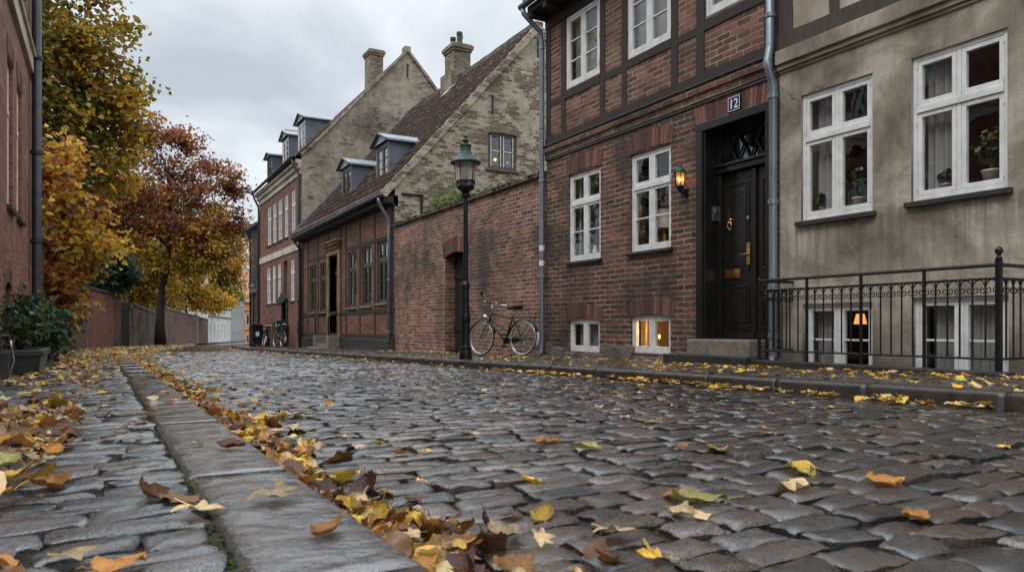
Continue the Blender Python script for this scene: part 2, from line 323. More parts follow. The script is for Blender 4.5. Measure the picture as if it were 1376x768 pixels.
# ------------------------------------------------------------------ mesh helpers
def wloc(o):
    v = Vector((0, 0, 0))
    while o is not None: v = v + Vector(o.location); o = o.parent
    return v
LOCAL = set()
def is_local(o):
    while o is not None:
        if o.name in LOCAL: return True
        o = o.parent
    return False
class MB:
    def __init__(s): s.v = []; s.f = []; s.mi = []
    def add(s, vs, fs, mi=0):
        b = len(s.v); s.v += [tuple(p) for p in vs]
        for f in fs: s.f.append(tuple(b + i for i in f)); s.mi.append(mi)
        return s
    def quad(s, a, b, c, d, mi=0): return s.add([a, b, c, d], [(0, 1, 2, 3)], mi)
    def hexa(s, p, mi=0):
        return s.add(p, [(0, 1, 2, 3), (7, 6, 5, 4), (0, 4, 5, 1), (1, 5, 6, 2), (2, 6, 7, 3), (3, 7, 4, 0)], mi)
    def box(s, x0, x1, y0, y1, z0, z1, mi=0):
        return s.hexa([(x0, y0, z0), (x1, y0, z0), (x1, y1, z0), (x0, y1, z0), (x0, y0, z1), (x1, y0, z1), (x1, y1, z1), (x0, y1, z1)], mi)
    def pbox(s, P, s0, s1, z0, z1, n0, n1, mi=0):
        return s.hexa([P(s0, z0, n0), P(s1, z0, n0), P(s1, z0, n1), P(s0, z0, n1), P(s0, z1, n0), P(s1, z1, n0), P(s1, z1, n1), P(s0, z1, n1)], mi)
    def beam(s, P, s0, s1, z0, z1, n0, n1, j=.007, mi=0):      # timber with wavering edges
        horiz = abs(s1 - s0) > abs(z1 - z0)
        L = abs(s1 - s0) if horiz else abs(z1 - z0)
        k = max(2, int(L / .22)); rings = []
        w = lambda: R.uniform(-j, j)
        for i in range(k + 1):
            t = i / k
            if horiz:
                a = s0 + (s1 - s0) * t; b0, b1 = z0 + w(), z1 + w(); q = w() * .5
                rings.append([P(a, b0, n0 + q), P(a, b1, n0 + q), P(a, b1, n1), P(a, b0, n1)])
            else:
                a = z0 + (z1 - z0) * t; b0, b1 = s0 + w(), s1 + w(); q = w() * .5
                rings.append([P(b0, a, n0 + q), P(b1, a, n0 + q), P(b1, a, n1), P(b0, a, n1)])
        vs = [p for r in rings for p in r]; fs = [(0, 1, 2, 3), tuple(4 * k + i for i in (3, 2, 1, 0))]
        for i in range(k):
            for q in range(4): fs.append((4 * i + q, 4 * i + (q + 1) % 4, 4 * i + 4 + (q + 1) % 4, 4 * i + 4 + q))
        return s.add(vs, fs, mi)
    def tube(s, pts, r, n=8, cap=True, mi=0):
        pts = [Vector(p) for p in pts]; k = len(pts)
        rs = [r] * k if isinstance(r, (int, float)) else r
        vs = []; u = None
        for i, p in enumerate(pts):
            d = (pts[min(i + 1, k - 1)] - pts[max(i - 1, 0)])
            d = d.normalized() if d.length > 1e-9 else Vector((0, 0, 1))
            if u is None: u = d.orthogonal().normalized()
            else:
                u = u - d * u.dot(d); u = u.normalized() if u.length > 1e-6 else d.orthogonal().normalized()
            w = d.cross(u)
            for q in range(n):
                a = 2 * math.pi * q / n
                vs.append(p + (u * math.cos(a) + w * math.sin(a)) * rs[i])
        fs = []
        for i in range(k - 1):
            for q in range(n): fs.append((i * n + q, i * n + (q + 1) % n, (i + 1) * n + (q + 1) % n, (i + 1) * n + q))
        if cap: fs += [tuple(range(n))[::-1], tuple((k - 1) * n + q for q in range(n))]
        return s.add(vs, fs, mi)
    def lathe(s, cx, cy, prof, n=20, mi=0, ph=0.):
        vs = []; fs = []
        for r, z in prof:
            for q in range(n):
                a = 2 * math.pi * q / n + ph; vs.append((cx + r * math.cos(a), cy + r * math.sin(a), z))
        for i in range(len(prof) - 1):
            for q in range(n): fs.append((i * n + q, i * n + (q + 1) % n, (i + 1) * n + (q + 1) % n, (i + 1) * n + q))
        fs += [tuple(range(n))[::-1], tuple((len(prof) - 1) * n + q for q in range(n))]
        return s.add(vs, fs, mi)
    def ball(s, c, r, n=10, sz=1., mi=0):
        pr = [(max(1e-4, r * math.sin(math.pi * i / n)), c[2] - r * sz * math.cos(math.pi * i / n)) for i in range(n + 1)]
        return s.lathe(c[0], c[1], pr, n + 2, mi)
    def build(s, name, mat, parent=None, smooth=False, bevel=0., uv=True, recalc=True, wn=False):
        me = bpy.data.meshes.new(name)
        off = Vector((0, 0, 0)) if (parent is None or is_local(parent)) else wloc(parent)
        me.from_pydata([(p[0] - off.x, p[1] - off.y, p[2] - off.z) for p in s.v], [], s.f)
        mats = mat if isinstance(mat, (list, tuple)) else [mat]
        for q in mats: me.materials.append(q)
        if len(mats) > 1: me.polygons.foreach_set('material_index', s.mi)
        if recalc:
            bm = bmesh.new(); bm.from_mesh(me); bmesh.ops.recalc_face_normals(bm, faces=bm.faces); bm.to_mesh(me); bm.free()
        if uv:
            ul = me.uv_layers.new(name='UVMap').data; vv = me.vertices
            for p in me.polygons:
                nx, ny, nz = (abs(q) for q in p.normal)
                for li in p.loop_indices:
                    c = vv[me.loops[li].vertex_index].co + off
                    if nx >= ny and nx >= nz * .35: t = (c.y, c.z)
                    elif ny >= nz * .35: t = (c.x + .113, c.z)
                    else: t = (c.x, c.y)
                    ul[li].uv = t
        if smooth: me.polygons.foreach_set('use_smooth', [True] * len(me.polygons))
        o = bpy.data.objects.new(name, me); col.objects.link(o)
        if parent is not None: o.parent = parent
        if bevel:
            b = o.modifiers.new('bevel', 'BEVEL'); b.width = bevel; b.segments = 2; b.limit_method = 'ANGLE'; b.angle_limit = rad(40)
        return o
def npmesh(name, V, faces_by_size, mats, parent=None, smooth=False, colattr=None, matidx=None):
    """big meshes from numpy: faces_by_size = list of (F,k) index arrays"""
    me = bpy.data.meshes.new(name)
    off = np.array((0, 0, 0)) if (parent is None or is_local(parent)) else np.array(wloc(parent))
    V = np.asarray(V, dtype=np.float64) - off
    loops = np.concatenate([f.reshape(-1) for f in faces_by_size]).astype(np.int32)
    tot = np.concatenate([np.full(len(f), f.shape[1], dtype=np.int32) for f in faces_by_size])
    start = np.concatenate([[0], np.cumsum(tot)[:-1]]).astype(np.int32)
    me.vertices.add(len(V)); me.vertices.foreach_set('co', V.astype(np.float32).reshape(-1))
    me.loops.add(len(loops)); me.loops.foreach_set('vertex_index', loops)
    me.polygons.add(len(tot)); me.polygons.foreach_set('loop_start', start); me.polygons.foreach_set('loop_total', tot)
    for q in (mats if isinstance(mats, list) else [mats]): me.materials.append(q)
    if matidx is not None: me.polygons.foreach_set('material_index', matidx.astype(np.int32))
    if smooth: me.polygons.foreach_set('use_smooth', np.ones(len(tot), dtype=bool))
    me.update(calc_edges=True)
    if colattr is not None:
        a = me.color_attributes.new('leafcol', 'FLOAT_COLOR', 'POINT')
        a.data.foreach_set('color', np.concatenate([colattr, np.ones((len(colattr), 1))], 1).astype(np.float32).reshape(-1))
    o = bpy.data.objects.new(name, me); col.objects.link(o)
    if parent is not None: o.parent = parent
    return o

def tag(o, label=None, cat=None, group=None, kind=None):
    if label: o['label'] = label
    if cat: o['category'] = cat
    if group: o['group'] = group
    if kind: o['kind'] = kind
    return o
def thing(name, label, cat, loc=(0, 0, 0), rot=None, group=None):
    o = bpy.data.objects.new(name, None); col.objects.link(o); o.location = loc; o.empty_display_size = .2
    if rot is not None: o.rotation_euler = rot; LOCAL.add(o.name)
    return tag(o, label, cat, group)
def kids(o): return [c for c in bpy.data.objects if c.parent == o]
def copy_tree(o, parent=None):
    c = o.copy(); col.objects.link(c)
    if parent is not None: c.parent = parent
    for ch in kids(o): copy_tree(ch, c)
    return c

FR = lambda X: (lambda s, z, n: (X + n, s, z))      # facade facing -X (right side of the lane); n = depth into the wall
FL = lambda X: (lambda s, z, n: (X - n, s, z))      # facade facing +X (left side)
FG = lambda Y: (lambda s, z, n: (s, Y + n, z))      # gable facing -Y (towards the camera)

def wall(mb, P, s0, s1, zb, top, holes=(), dep=.3, mi=0, rmi=0):
    tp = top if isinstance(top, (list, tuple)) else [(s0, top), (s1, top)]
    T = lambda x: float(np.interp(x, [a for a, _ in tp], [b for _, b in tp]))
    zbf = zb if callable(zb) else (lambda x: zb)
    cuts = sorted({round(x, 4) for x in [s0, s1] + [a for a, _ in tp if s0 < a < s1] + [x for h in holes for x in h[:2]]})
    for a, b in zip(cuts, cuts[1:]):
        if b - a < 1e-4: continue
        m_ = (a + b) / 2
        hs = sorted([h for h in holes if h[0] < m_ < h[1]], key=lambda h: h[2])
        lo = (zbf(a), zbf(b))
        for h in hs:
            mb.quad(P(a, lo[0], 0), P(b, lo[1], 0), P(b, h[2], 0), P(a, h[2], 0), mi); lo = (h[3], h[3])
        mb.quad(P(a, lo[0], 0), P(b, lo[1], 0), P(b, T(b), 0), P(a, T(a), 0), mi)
    for a, b, c, d in [h[:4] for h in holes]:
        mb.quad(P(a, c, 0), P(a, d, 0), P(a, d, dep), P(a, c, dep), rmi); mb.quad(P(b, c, 0), P(b, d, 0), P(b, d, dep), P(b, c, dep), rmi)
        mb.quad(P(a, d, 0), P(b, d, 0), P(b, d, dep), P(a, d, dep), rmi); mb.quad(P(a, c, 0), P(b, c, 0), P(b, c, dep), P(a, c, dep), rmi)
    return mb
def room(parent, P, s0, s1, z0, z1, n0, n1, mat):
    m = MB(); p = lambda s, z, n: P(s, z, n)
    m.quad(p(s0, z0, n1), p(s1, z0, n1), p(s1, z1, n1), p(s0, z1, n1)); m.quad(p(s0, z0, n0), p(s0, z1, n0), p(s0, z1, n1), p(s0, z0, n1))
    m.quad(p(s1, z0, n0), p(s1, z1, n0), p(s1, z1, n1), p(s1, z0, n1)); m.quad(p(s0, z0, n0), p(s1, z0, n0), p(s1, z0, n1), p(s0, z0, n1))
    m.quad(p(s0, z1, n0), p(s1, z1, n0), p(s1, z1, n1), p(s0, z1, n1))
    return m.build('room', mat, parent)
def curtain(parent, P, s0, s1, z0, z1, n, mat, amp=.02, per=.09, name='curtain'):
    m = MB(); k = max(6, int((s1 - s0) / .012)); vs = []; fs = []; ph = R.uniform(0, 6)
    for i in range(k + 1):
        s_ = s0 + (s1 - s0) * i / k
        d = amp * math.sin(2 * math.pi * s_ / per + ph + .8 * math.sin(s_ * 9))
        vs += [P(s_, z0, n + d * 1.2), P(s_, (z0 + z1) / 2, n + d), P(s_, z1, n + d * .7)]
    for i in range(k):
        for q in (0, 1): fs.append((3 * i + q, 3 * i + 3 + q, 3 * i + 4 + q, 3 * i + 1 + q))
    m.add(vs, fs); return m.build(name, mat, parent, smooth=True, recalc=False)
def window(parent, P, s0, s1, z0, z1, sd=.05, fw=.05, cols=2, trans=None, hb=(0, 1), vb=(0, 0), mat=None, gl=None, sash=.042, sill=None,
           curt=None, cmat=None, mull=.055, sillm=None, arch=0., hinge=False):
    mat = mat or M['white']; gl = gl or M['glass']
    f = MB(); n0, n1 = sd, sd + .09
    f.pbox(P, s0, s0 + fw, z0, z1, n0, n1); f.pbox(P, s1 - fw, s1, z0, z1, n0, n1)
    f.pbox(P, s0 + fw, s1 - fw, z0, z0 + fw * 1.15, n0, n1)
    f.pbox(P, s0 + fw, s1 - fw, z1 - fw, z1, n0, n1)
    rows = [(z0 + fw * 1.15, z1 - fw)]
    if trans:
        f.pbox(P, s0 + fw, s1 - fw, trans - .035, trans + .035, n0 - .012, n1)
        rows = [(trans + .035, z1 - fw), (z0 + fw * 1.15, trans - .035)]
    w = (s1 - s0 - 2 * fw - (cols - 1) * mull) / cols
    cells = []
    for c_ in range(cols):
        a = s0 + fw + c_ * (w + mull)
        if c_ < cols - 1:
            for r in rows: f.pbox(P, a + w, a + w + mull, r[0], r[1], n0 + .004, n1)
        for ri, r in enumerate(rows): cells.append((a, a + w, r[0], r[1], hb[min(ri, len(hb) - 1)] if trans else hb[-1], vb[min(ri, len(vb) - 1)]))
    fo = f.build('window', mat, parent, bevel=.006)
    pn = MB()
    for (a, b, c, d, nh, nv) in cells:
        k = MB(); g = .003; q0, q1 = n0 + .006, n0 + .06
        k.pbox(P, a + g, a + sash, c + g, d - g, q0, q1); k.pbox(P, b - sash, b - g, c + g, d - g, q0, q1)
        k.pbox(P, a + sash, b - sash, c + g, c + sash * 1.2, q0, q1); k.pbox(P, a + sash, b - sash, d - sash, d - g, q0, q1)
        zz = [c + sash * 1.2 + (d - c - 2.2 * sash) * (i + 1) / (nh + 1) for i in range(nh)]
        ss = [a + sash + (b - a - 2 * sash) * (i + 1) / (nv + 1) for i in range(nv)]
        for z_ in zz: k.pbox(P, a + sash, b - sash, z_ - .011, z_ + .011, q0 + .008, q1 - .012)
        for s_ in ss: k.pbox(P, s_ - .011, s_ + .011, c + sash, d - sash, q0 + .010, q1 - .014)
        if hinge:
            for z_ in (c + .1 * (d - c), d - .1 * (d - c)):
                sx = a if a < (s0 + s1) / 2 else b
                k.tube([P(sx, z_ - .03, q0 - .008), P(sx, z_ + .03, q0 - .008)], .008, 6)
        k.build('casement', mat, fo, bevel=.004)
        t = R.uniform(-.006, .006), R.uniform(-.006, .006)
        pn.quad(P(a + sash * .8, c + sash, n0 + .034 + t[0]), P(b - sash * .8, c + sash, n0 + .034), P(b - sash * .8, d - sash * .8, n0 + .034 + t[1]), P(a + sash * .8, d - sash * .8, n0 + .034 + t[0] + t[1]))
    pn.build('pane', gl, fo, recalc=False)
    if sill:
        k = MB(); k.pbox(P, s0 - .05, s1 + .05, z0 - sill, z0 - .002, -.06, sd + .02); k.build('sill', sillm or M['stone_dark'], fo, bevel=.008)
    if curt:
        for (a, b) in curt: curtain(fo, P, s0 + (s1 - s0) * a, s0 + (s1 - s0) * b, z0 + .02, z1 - .02, n1 + .08, cmat or M['curtain'])
    return fo
def soldier(mb, P, s0, s1, zc, h, rise=.04, n0=-.008, n1=.1, bw=.062, fan=.35):
    """flat / segmental arch of upright bricks; zc = springing height of the underside"""
    L = s1 - s0; k = int(L / bw); half = L / 2
    for i in range(k):
        a0, a1 = s0 + L * i / k + .004, s0 + L * (i + 1) / k - .004
        def pt(s, up):
            t = (s - s0 - half) / half
            z = zc + rise * (1 - t * t)
            return s + up * fan * t * h * .55, z + up * h
        j = R.uniform(-.006, .006); q = R.uniform(-.004, .004)
        b0, b1 = pt(a0, 0), pt(a1, 0); t0, t1 = pt(a0, 1 + j * 4), pt(a1, 1 + j * 4)
        mb.hexa([P(b0[0], b0[1], n0 + q), P(b1[0], b1[1], n0 + q), P(b1[0], b1[1], n1), P(b0[0], b0[1], n1),
                 P(t0[0], t0[1], n0 + q), P(t1[0], t1[1], n0 + q), P(t1[0], t1[1], n1), P(t0[0], t0[1], n1)])
def pantiles(parent, name, x0, z0, x1, z1, y0, y1, mat, step=.40, wid=.24, amp=.05):
    """roof slope from eave (x0,z0) to ridge (x1,z1), running y0..y1"""
    L = math.hypot(x1 - x0, z1 - z0); ux, uz = (x1 - x0) / L, (z1 - z0) / L; nx, nz = -uz, ux
    if nz < 0: nx, nz = -nx, -nz
    A = np.arange(y0, y1 + .001, wid / 7); nb = int(L / step)
    V = []; UV = []
    sag = lambda a: .0
    rows = []
    for k in range(nb + 1):
        for fr_, h in ((0., .085), (.985, 0.)):
            b = (k + fr_) * step
            if b > L: b = L
            ph = 2 * np.pi * (A - y0) / wid
            hh = amp * (np.sin(ph) + .35 * np.sin(2 * ph)) + h + .007 * np.sin(A * 3.1 + k) + rng.normal(0, .002, len(A))
            rows.append(np.stack([x0 + ux * b + nx * hh, A, z0 + uz * b + nz * hh], 1)); UV.append(np.stack([A - y0, np.full(len(A), b - .001 + (.002 if fr_ == 0 else 0))], 1))
    V = np.concatenate(rows); n = len(A); r = len(rows)
    i, j = np.meshgrid(np.arange(r - 1), np.arange(n - 1), indexing='ij'); i, j = i.ravel(), j.ravel()
    Fq = np.stack([i * n + j, i * n + j + 1, (i + 1) * n + j + 1, (i + 1) * n + j], 1)
    o = npmesh(name, V, [Fq], mat, parent)
    ul = o.data.uv_layers.new(name='UVMap'); uvs = np.concatenate(UV)[Fq.ravel()]
    ul.data.foreach_set('uv', uvs.astype(np.float32).ravel())
    return o
def pipe(parent, pts, r=.045, name='drainpipe', mat=None, clips=()):
    m = MB(); m.tube(pts, r, 12)
    o = m.build(name, mat or M['zinc'], parent, smooth=True)
    for (x, y, z) in clips:
        k = MB(); k.lathe(x, y, [(r * 1.02, z - .03), (r * 1.25, z - .025), (r * 1.25, z + .025), (r * 1.02, z + .03)], 12); k.build('collar', mat or M['zinc'], o)
    return o
# ------------------------------------------------------------------ right hand: brick house no. 12
P = FR(7.3)
bh = thing('brick_house', 'dark red brick house with timber framed upper floor, white windows and black double door', 'house', (7.3, 9.1, gz(9.1) + KH))
W1, W2, W3 = (10.17, 11.2, 4.72, 6.0), (8.39, 9.41, 4.70, 5.98), (6.68, 7.67, 4.74, 5.98)
G1, G2 = (10.16, 11.14, 1.61, 3.16), (8.40, 9.36, 1.63, 3.16)
B1, B2 = (10.19, 11.14, .02, .60), (8.41, 9.36, .05, .64)
DR = (6.56, 7.69, .10, 3.17)
mb = MB(); wall(mb, P, 6.41, 11.88, lambda y: gz(y) - .1, 3.80, [G1, G2, B1, B2, DR], .3)
mb.quad((7.3, 11.88, -.4), (13, 11.88, -.4), (13, 11.88, 6.4), (7.3, 11.88, 6.4))
mb.build('wall', M['brick'], bh)
mb = MB(); wall(mb, P, 6.41, 11.88, 3.80, 6.5, [W1, W2, W3], .25); mb.build('upper_wall', M['brick_upper'], bh)
tb = MB(); BN = .2
tb.beam(P, 6.40, 11.90, 3.82, 3.98, -.03, BN)
for a, b in ((11.74, 11.89), (11.23, 11.37), (10.03, 10.165), (9.44, 9.57), (8.245, 8.385), (7.70, 7.86), (6.41, 6.63)):
    tb.beam(P, a, b, 3.98, 6.22, -.014, BN)
for a, b in ((10.17, 11.23), (8.39, 9.44), (6.63, 7.70)): tb.beam(P, a, b, 4.56, 4.69, -.018, BN)
for a, b in ((11.37, 11.74), (9.57, 10.03), (7.86, 8.245)): tb.beam(P, a, b, 4.55, 4.66, -.010, BN)
tb.beam(P, 6.40, 11.9, 6.02, 6.24, -.03, BN)
tb.build('timber_frame', M['timber'], bh)
mb = MB()
mb.beam(P, 6.41, 11.89, 3.70, 3.815, -.075, .1, .004); mb.beam(P, 6.41, 11.89, 3.60, 3.70, -.045, .1, .004)
mb.build('string_course', M['brick'], bh)
mb = MB(); mb.beam(P, 6.41, 11.89, 3.812, 3.835, -.10, .05, .003); mb.beam(P, 6.41, 11.885, 3.555, 3.60, -.03, .05, .004); mb.build('drip_moulding', M['stone_dark'], bh)
sl = MB()
for (a, b, z, h, r) in ((10.13, 11.18, 3.165, .27, .03), (8.37, 9.40, 3.165, .27, .03), (10.12, 11.2, .555, .24, .055), (8.34, 9.42, .595, .25, .055), (6.44, 7.86, 3.275, .29, .012)):
    sl = MB(); soldier(sl, P, a, b, z, h, r); sl.build('brick_arch', M['soldier'], bh)
for W in (W1, W2, W3):
    window(bh, P, *W, sd=.0, fw=.055, hb=(2,), sash=.045, curt=[(.04, .96)], cmat=M['curtain'], hinge=True)
for i, G in enumerate((G1, G2)):
    window(bh, P, *G, sd=.035, fw=.05, trans=2.63, hb=(0, 1), sill=.05, curt=[(.05, .24)] if i else [(.03, .2), (.85, .98)], hinge=True)
window(bh, P, *B1, sd=.04, fw=.05, hb=(0,), curt=[(.06, .94)])
window(bh, P, *B2, sd=.04, fw=.05, hb=(0,), curt=[(.05, .17), (.84, .97)], cmat=M['curtain_warm'])
room(bh, P, 8.0, 11.6, 1.2, 3.5, .3, 3.2, M['room'])
room(bh, P, 9.75, 11.7, -.7, 1.1, .3, 1.6, M['room'])
room(bh, P, 8.1, 9.7, -.7, 1.12, .3, 1.3, M['room_warm'])
room(bh, P, 6.5, 11.7, 4.25, 6.4, .25, 3.5, M['room'])
ps = MB()
y = 7.9
while y < 11.85:
    w = R.uniform(.28, .6)
    if not any(h[0] - .02 < y + w * .5 < h[1] + .02 for h in (B1, B2)):
        b = min(y + w, 11.87); ps.beam(P, y + .01, b - .01, gz(y) - .05, R.uniform(.06, .16), -R.uniform(.03, .07), .05, .02)
    else:
        b = min(y + w, 11.87); ps.beam(P, y + .01, b - .01, gz(y) - .05, R.uniform(-.02, .0), -R.uniform(.02, .05), .05, .01)
    y += w
ps.build('plinth', M['fieldstone'], bh, bevel=.015)
# doorway
dc = MB()
for n0, n1, e in ((-.035, .3, 0.), (-.06, -.034, .035)):
    dc.pbox(P, 6.48 - e, 6.60 - e, .12, 3.16, n0, n1); dc.pbox(P, 7.66 + e, 7.78 + e, .12, 3.16, n0, n1); dc.pbox(P, 6.48 - e, 7.78 + e, 3.16, 3.24 + e, n0, n1)
dc.pbox(P, 6.60, 7.66, 2.58, 2.66, .17, .33); dc.pbox(P, 6.60, 7.66, 2.66, 2.70, .14, .33)
dc.pbox(P, 6.60, 6.66, .3, 2.58, .2, .33); dc.pbox(P, 7.60, 7.66, .3, 2.58, .2, .33)
dc.pbox(P, 6.60, 6.66, 2.7, 3.16, .2, .33); dc.pbox(P, 7.60, 7.66, 2.7, 3.16, .2, .33)
dc.build('door_frame', M['door_wood'], bh, bevel=.008)
def leaf(a, b, hardware):
    d = MB(); n0 = .27
    d.pbox(P, a, b, .31, 2.575, n0, n0 + .05)
    w = b - a
    for (z0, z1) in ((.45, 1.02), (1.22, 2.42)):          # raised panels with mouldings
        i0, i1 = a + .10, b - .10
        for e, n in ((0., -.014),):
            d.pbox(P, i0, i1, z0, z0 + .03, n0 + n, n0); d.pbox(P, i0, i1, z1 - .03, z1, n0 + n, n0)
            d.pbox(P, i0, i0 + .03, z0 + .03, z1 - .03, n0 + n, n0); d.pbox(P, i1 - .03, i1, z0 + .03, z1 - .03, n0 + n, n0)
        d.pbox(P, i0 + .055, i1 - .055, z0 + .055, z1 - .055, n0 - .009, n0)
    d.pbox(P, a, b, .31, .37, n0 - .02, n0 - .001)
    o = d.build('door', M['door_wood'], bh, bevel=.005)
    return o
dl = leaf(7.035, 7.598, True); dr_ = leaf(6.662, 7.025, False)
k = MB(); k.pbox(P, 7.0, 7.07, .37, 2.57, .235, .269); k.build('astragal', M['door_wood'], dl, bevel=.006)
XD = 7.3 + .25
def bp(u, v): return onX(u, v, XD)
y, z = bp(982.5, 303)                                   # ring knocker
k = MB(); k.ball((XD - .005, y, z + .075), .028); k.tube([(XD - .02, y, z + .055), (XD - .035, y + .03, z + .03), (XD - .035, y + .036, z - .02), (XD - .03, y, z - .06), (XD - .035, y - .036, z - .02), (XD - .035, y - .03, z + .03), (XD - .02, y, z + .055)], .011, 8); k.ball((XD - .02, y, z - .06), .02)
k.build('knocker', M['brass'], dl, smooth=True)
y0, z0 = bp(994, 373); y1, z1 = bp(973.5, 362.5)
k = MB(); k.box(XD + .0, XD + .02, y0, y1, z0, z1); k.box(XD - .012, XD, y0 + .03, y1 - .03, z0 + .03, z1 - .03); k.build('letter_slot', M['brass'], dl, bevel=.004)
y0, z0 = onX(1007, 355, XD - .04); y1, z1 = onX(1002.5, 326, XD - .04)
k = MB(); k.box(XD - .03, XD - .014, y0, y1, z0, z1); yc = (y0 + y1) / 2; zc = z0 + (z1 - z0) * .48
k.tube([(XD - .02, yc, zc), (XD - .075, yc, zc), (XD - .08, yc + .02, zc), (XD - .08, yc + .12, zc - .004)], .010, 8); k.lathe(XD - .022, yc, [(.001, z0 - .0), (.001, z0 + .001)], 4)
k.build('handle', M['brass'], dl, bevel=.002)
y0, z0 = onX(1004, 292, XD - .04); k = MB(); k.box(XD - .03, XD - .014, y0 - .02, y0 + .02, z0 - .025, z0 + .02); k.build('lock', M['steel'], dl, bevel=.004)
# fanlight with tracery
fl = MB(); fl.quad(P(6.66, 2.70, .30), P(7.60, 2.70, .30), P(7.60, 3.16, .30), P(6.66, 3.16, .30))
fo = fl.build('fanlight', M['glass_old'], bh)
k = MB(); Q = lambda a, z: P(a, z, .275)
for pts in ([(6.68, 2.72), (6.90, 3.13)], [(6.90, 2.72), (7.13, 3.13)], [(7.13, 3.13), (7.36, 2.72)], [(7.36, 3.13), (7.58, 2.72)], [(6.90, 3.13), (7.13, 2.72)], [(7.13, 2.72), (7.36, 3.13)], [(6.68, 3.13), (6.90, 2.72)], [(7.36, 2.72), (7.58, 3.13)]):
    k.tube([Q(*pts[0]), Q(*pts[1])], .016, 6)
k.lathe(7.575, 7.13, [(.005, 2.86), (.045, 2.92), (.03, 3.0), (.04, 3.04), (.005, 3.09)], 10)
k.build('tracery', M['door_wood'], fo)
room(bh, P, 6.62, 7.64, .2, 3.2, .34, 1.5, M['room'])
k = MB(); k.box(7.40, 7.56, 7.640, 7.662, 1.93, 2.13); k.box(7.43, 7.53, 7.63, 7.642, 2.03, 2.11); k.build('intercom', M['steel'], bh, bevel=.004)
st = MB(); st.box(6.98, 7.6, 6.60, 7.72, .06, .295); so = st.build('door_step', M['stone_step'], bh, bevel=.018)
st = MB(); st.beam(lambda s, z, n: (6.82 + n, s, z), 6.50, 8.02, -.12, .095, .0, .47, .006); st.build('door_step', M['stone_dark'], bh, bevel=.015)
# roof and eaves
rf = MB(); rf.hexa([(6.84, 6.0, 6.46), (6.84, 12.0, 6.46), (12, 12.0, 11.0), (12, 6.0, 11.0), (6.84, 6.0, 6.60), (6.84, 12.0, 6.60), (12, 12.0, 11.14), (12, 6.0, 11.14)])
rf.build('roof', M['tiles'], bh)
k = MB(); k.box(6.92, 7.4, 6.41, 11.96, 6.28, 6.42)
for i in range(11): k.box(6.9, 7.3, 6.6 + i * .52, 6.70 + i * .52, 6.18, 6.282)
k.build('eave', M['timber'], bh, bevel=.006)
k = MB(); k.tube([(6.84, 6.41, 6.47), (6.84, 12.08, 6.43)], .06, 10); k.build('gutter', M['gutter'], bh, smooth=True)
dp = pipe(bh, [(6.85, 12.0, 6.38), (6.86, 11.99, 6.30), (7.0, 11.96, 6.16), (7.19, 11.93, 6.0), (7.22, 11.93, 5.8), (7.22, 11.93, .2), (7.22, 11.93, -.02), (7.10, 11.93, -.10)], .05,
          clips=[(7.22, 11.93, z) for z in (5.7, 4.2, 3.2, 1.4, .35)])
for z0, z1 in ((1.88, 1.98), (1.60, 1.70)):
    k = MB(); k.lathe(7.22, 11.93, [(.0505, z0), (.0520, z0 + .002), (.0520, z1 - .002), (.0505, z1)], 14); k.build('sticker', M['white_plastic'], dp)
dp = pipe(bh, [(7.20, 6.46, 6.4), (7.20, 6.46, 3.92), (7.17, 6.455, 3.80), (7.13, 6.44, 3.72), (7.15, 6.43, 3.6), (7.19, 6.43, 3.5), (7.22, 6.43, 3.4), (7.22, 6.43, .12), (7.2, 6.43, .02), (7.05, 6.43, -.04)], .052,
          clips=[(7.20, 6.46, 5.2), (7.2, 6.46, 4.3), (7.22, 6.43, 3.3), (7.22, 6.43, 2.0), (7.22, 6.43, .95), (7.22, 6.43, .35)])

# number plate, wall lantern
hn = thing('house_number', 'small dark blue enamel number plate reading 12 above the black door', 'sign', (7.3, 7.12, 3.37))
k = MB(); k.box(7.262, 7.29, 7.012, 7.232, 3.30, 3.50); k.build('plate', M['enamel_blue'], hn, bevel=.004)
k = MB()
for a, b, c, d in ((7.02, 7.224, 3.308, 3.314), (7.02, 7.224, 3.486, 3.492), (7.02, 7.026, 3.314, 3.486), (7.218, 7.224, 3.314, 3.486)): k.box(7.2595, 7.262, a, b, c, d)
k.build('border', M['enamel_white'], hn)
cu = bpy.data.curves.new('numerals', 'FONT'); cu.body = '12'; cu.size = .175; cu.extrude = .002; cu.align_x = 'CENTER'
to = bpy.data.objects.new('numerals_source', cu); col.objects.link(to)
bpy.context.view_layer.update()
me = bpy.data.meshes.new_from_object(to.evaluated_get(bpy.context.evaluated_depsgraph_get()))
bpy.data.objects.remove(to)
me.transform(Matrix(((0, 0, -1, 7.259), (-.95, 0, 0, 7.122), (0, 1.0, 0, 3.337), (0, 0, 0, 1))) )
me.transform(Matrix.Translation(-Vector(hn.location)))
me.materials.clear(); me.materials.append(M['enamel_white']); me.name = 'numerals'
o = bpy.data.objects.new('numerals', me); col.objects.link(o); o.parent = hn

ly, lz = 8.06, 2.36
LN0 = len(bpy.data.objects)
wl_ = thing('wall_lantern', 'lit black metal wall lantern with green cap glowing beside the black door', 'lantern', (7.3, ly, lz))
lx = 7.12
k = MB(); k.lathe(lx, ly, [(.02, lz - .13), (.035, lz - .11), (.06, lz - .06), (.095, lz - .03), (.10, lz)], 6); k.box(7.20, 7.31, ly - .05, ly + .05, lz - .2, lz - .06); k.tube([(7.26, ly, lz - .12), (7.18, ly, lz - .14), (lx, ly, lz - .10)], .018, 8)
for i in range(6):
    a = i * math.pi / 3; k.tube([(lx + .095 * math.cos(a), ly + .095 * math.sin(a), lz), (lx + .112 * math.cos(a), ly + .112 * math.sin(a), lz + .27)], .009, 6)
k.build('cage', M['iron'], wl_)
k = MB(); k.lathe(lx, ly, [(.088, lz), (.105, lz + .268)], 6); k.build('lamp_glass', M['amber_glass'], wl_)
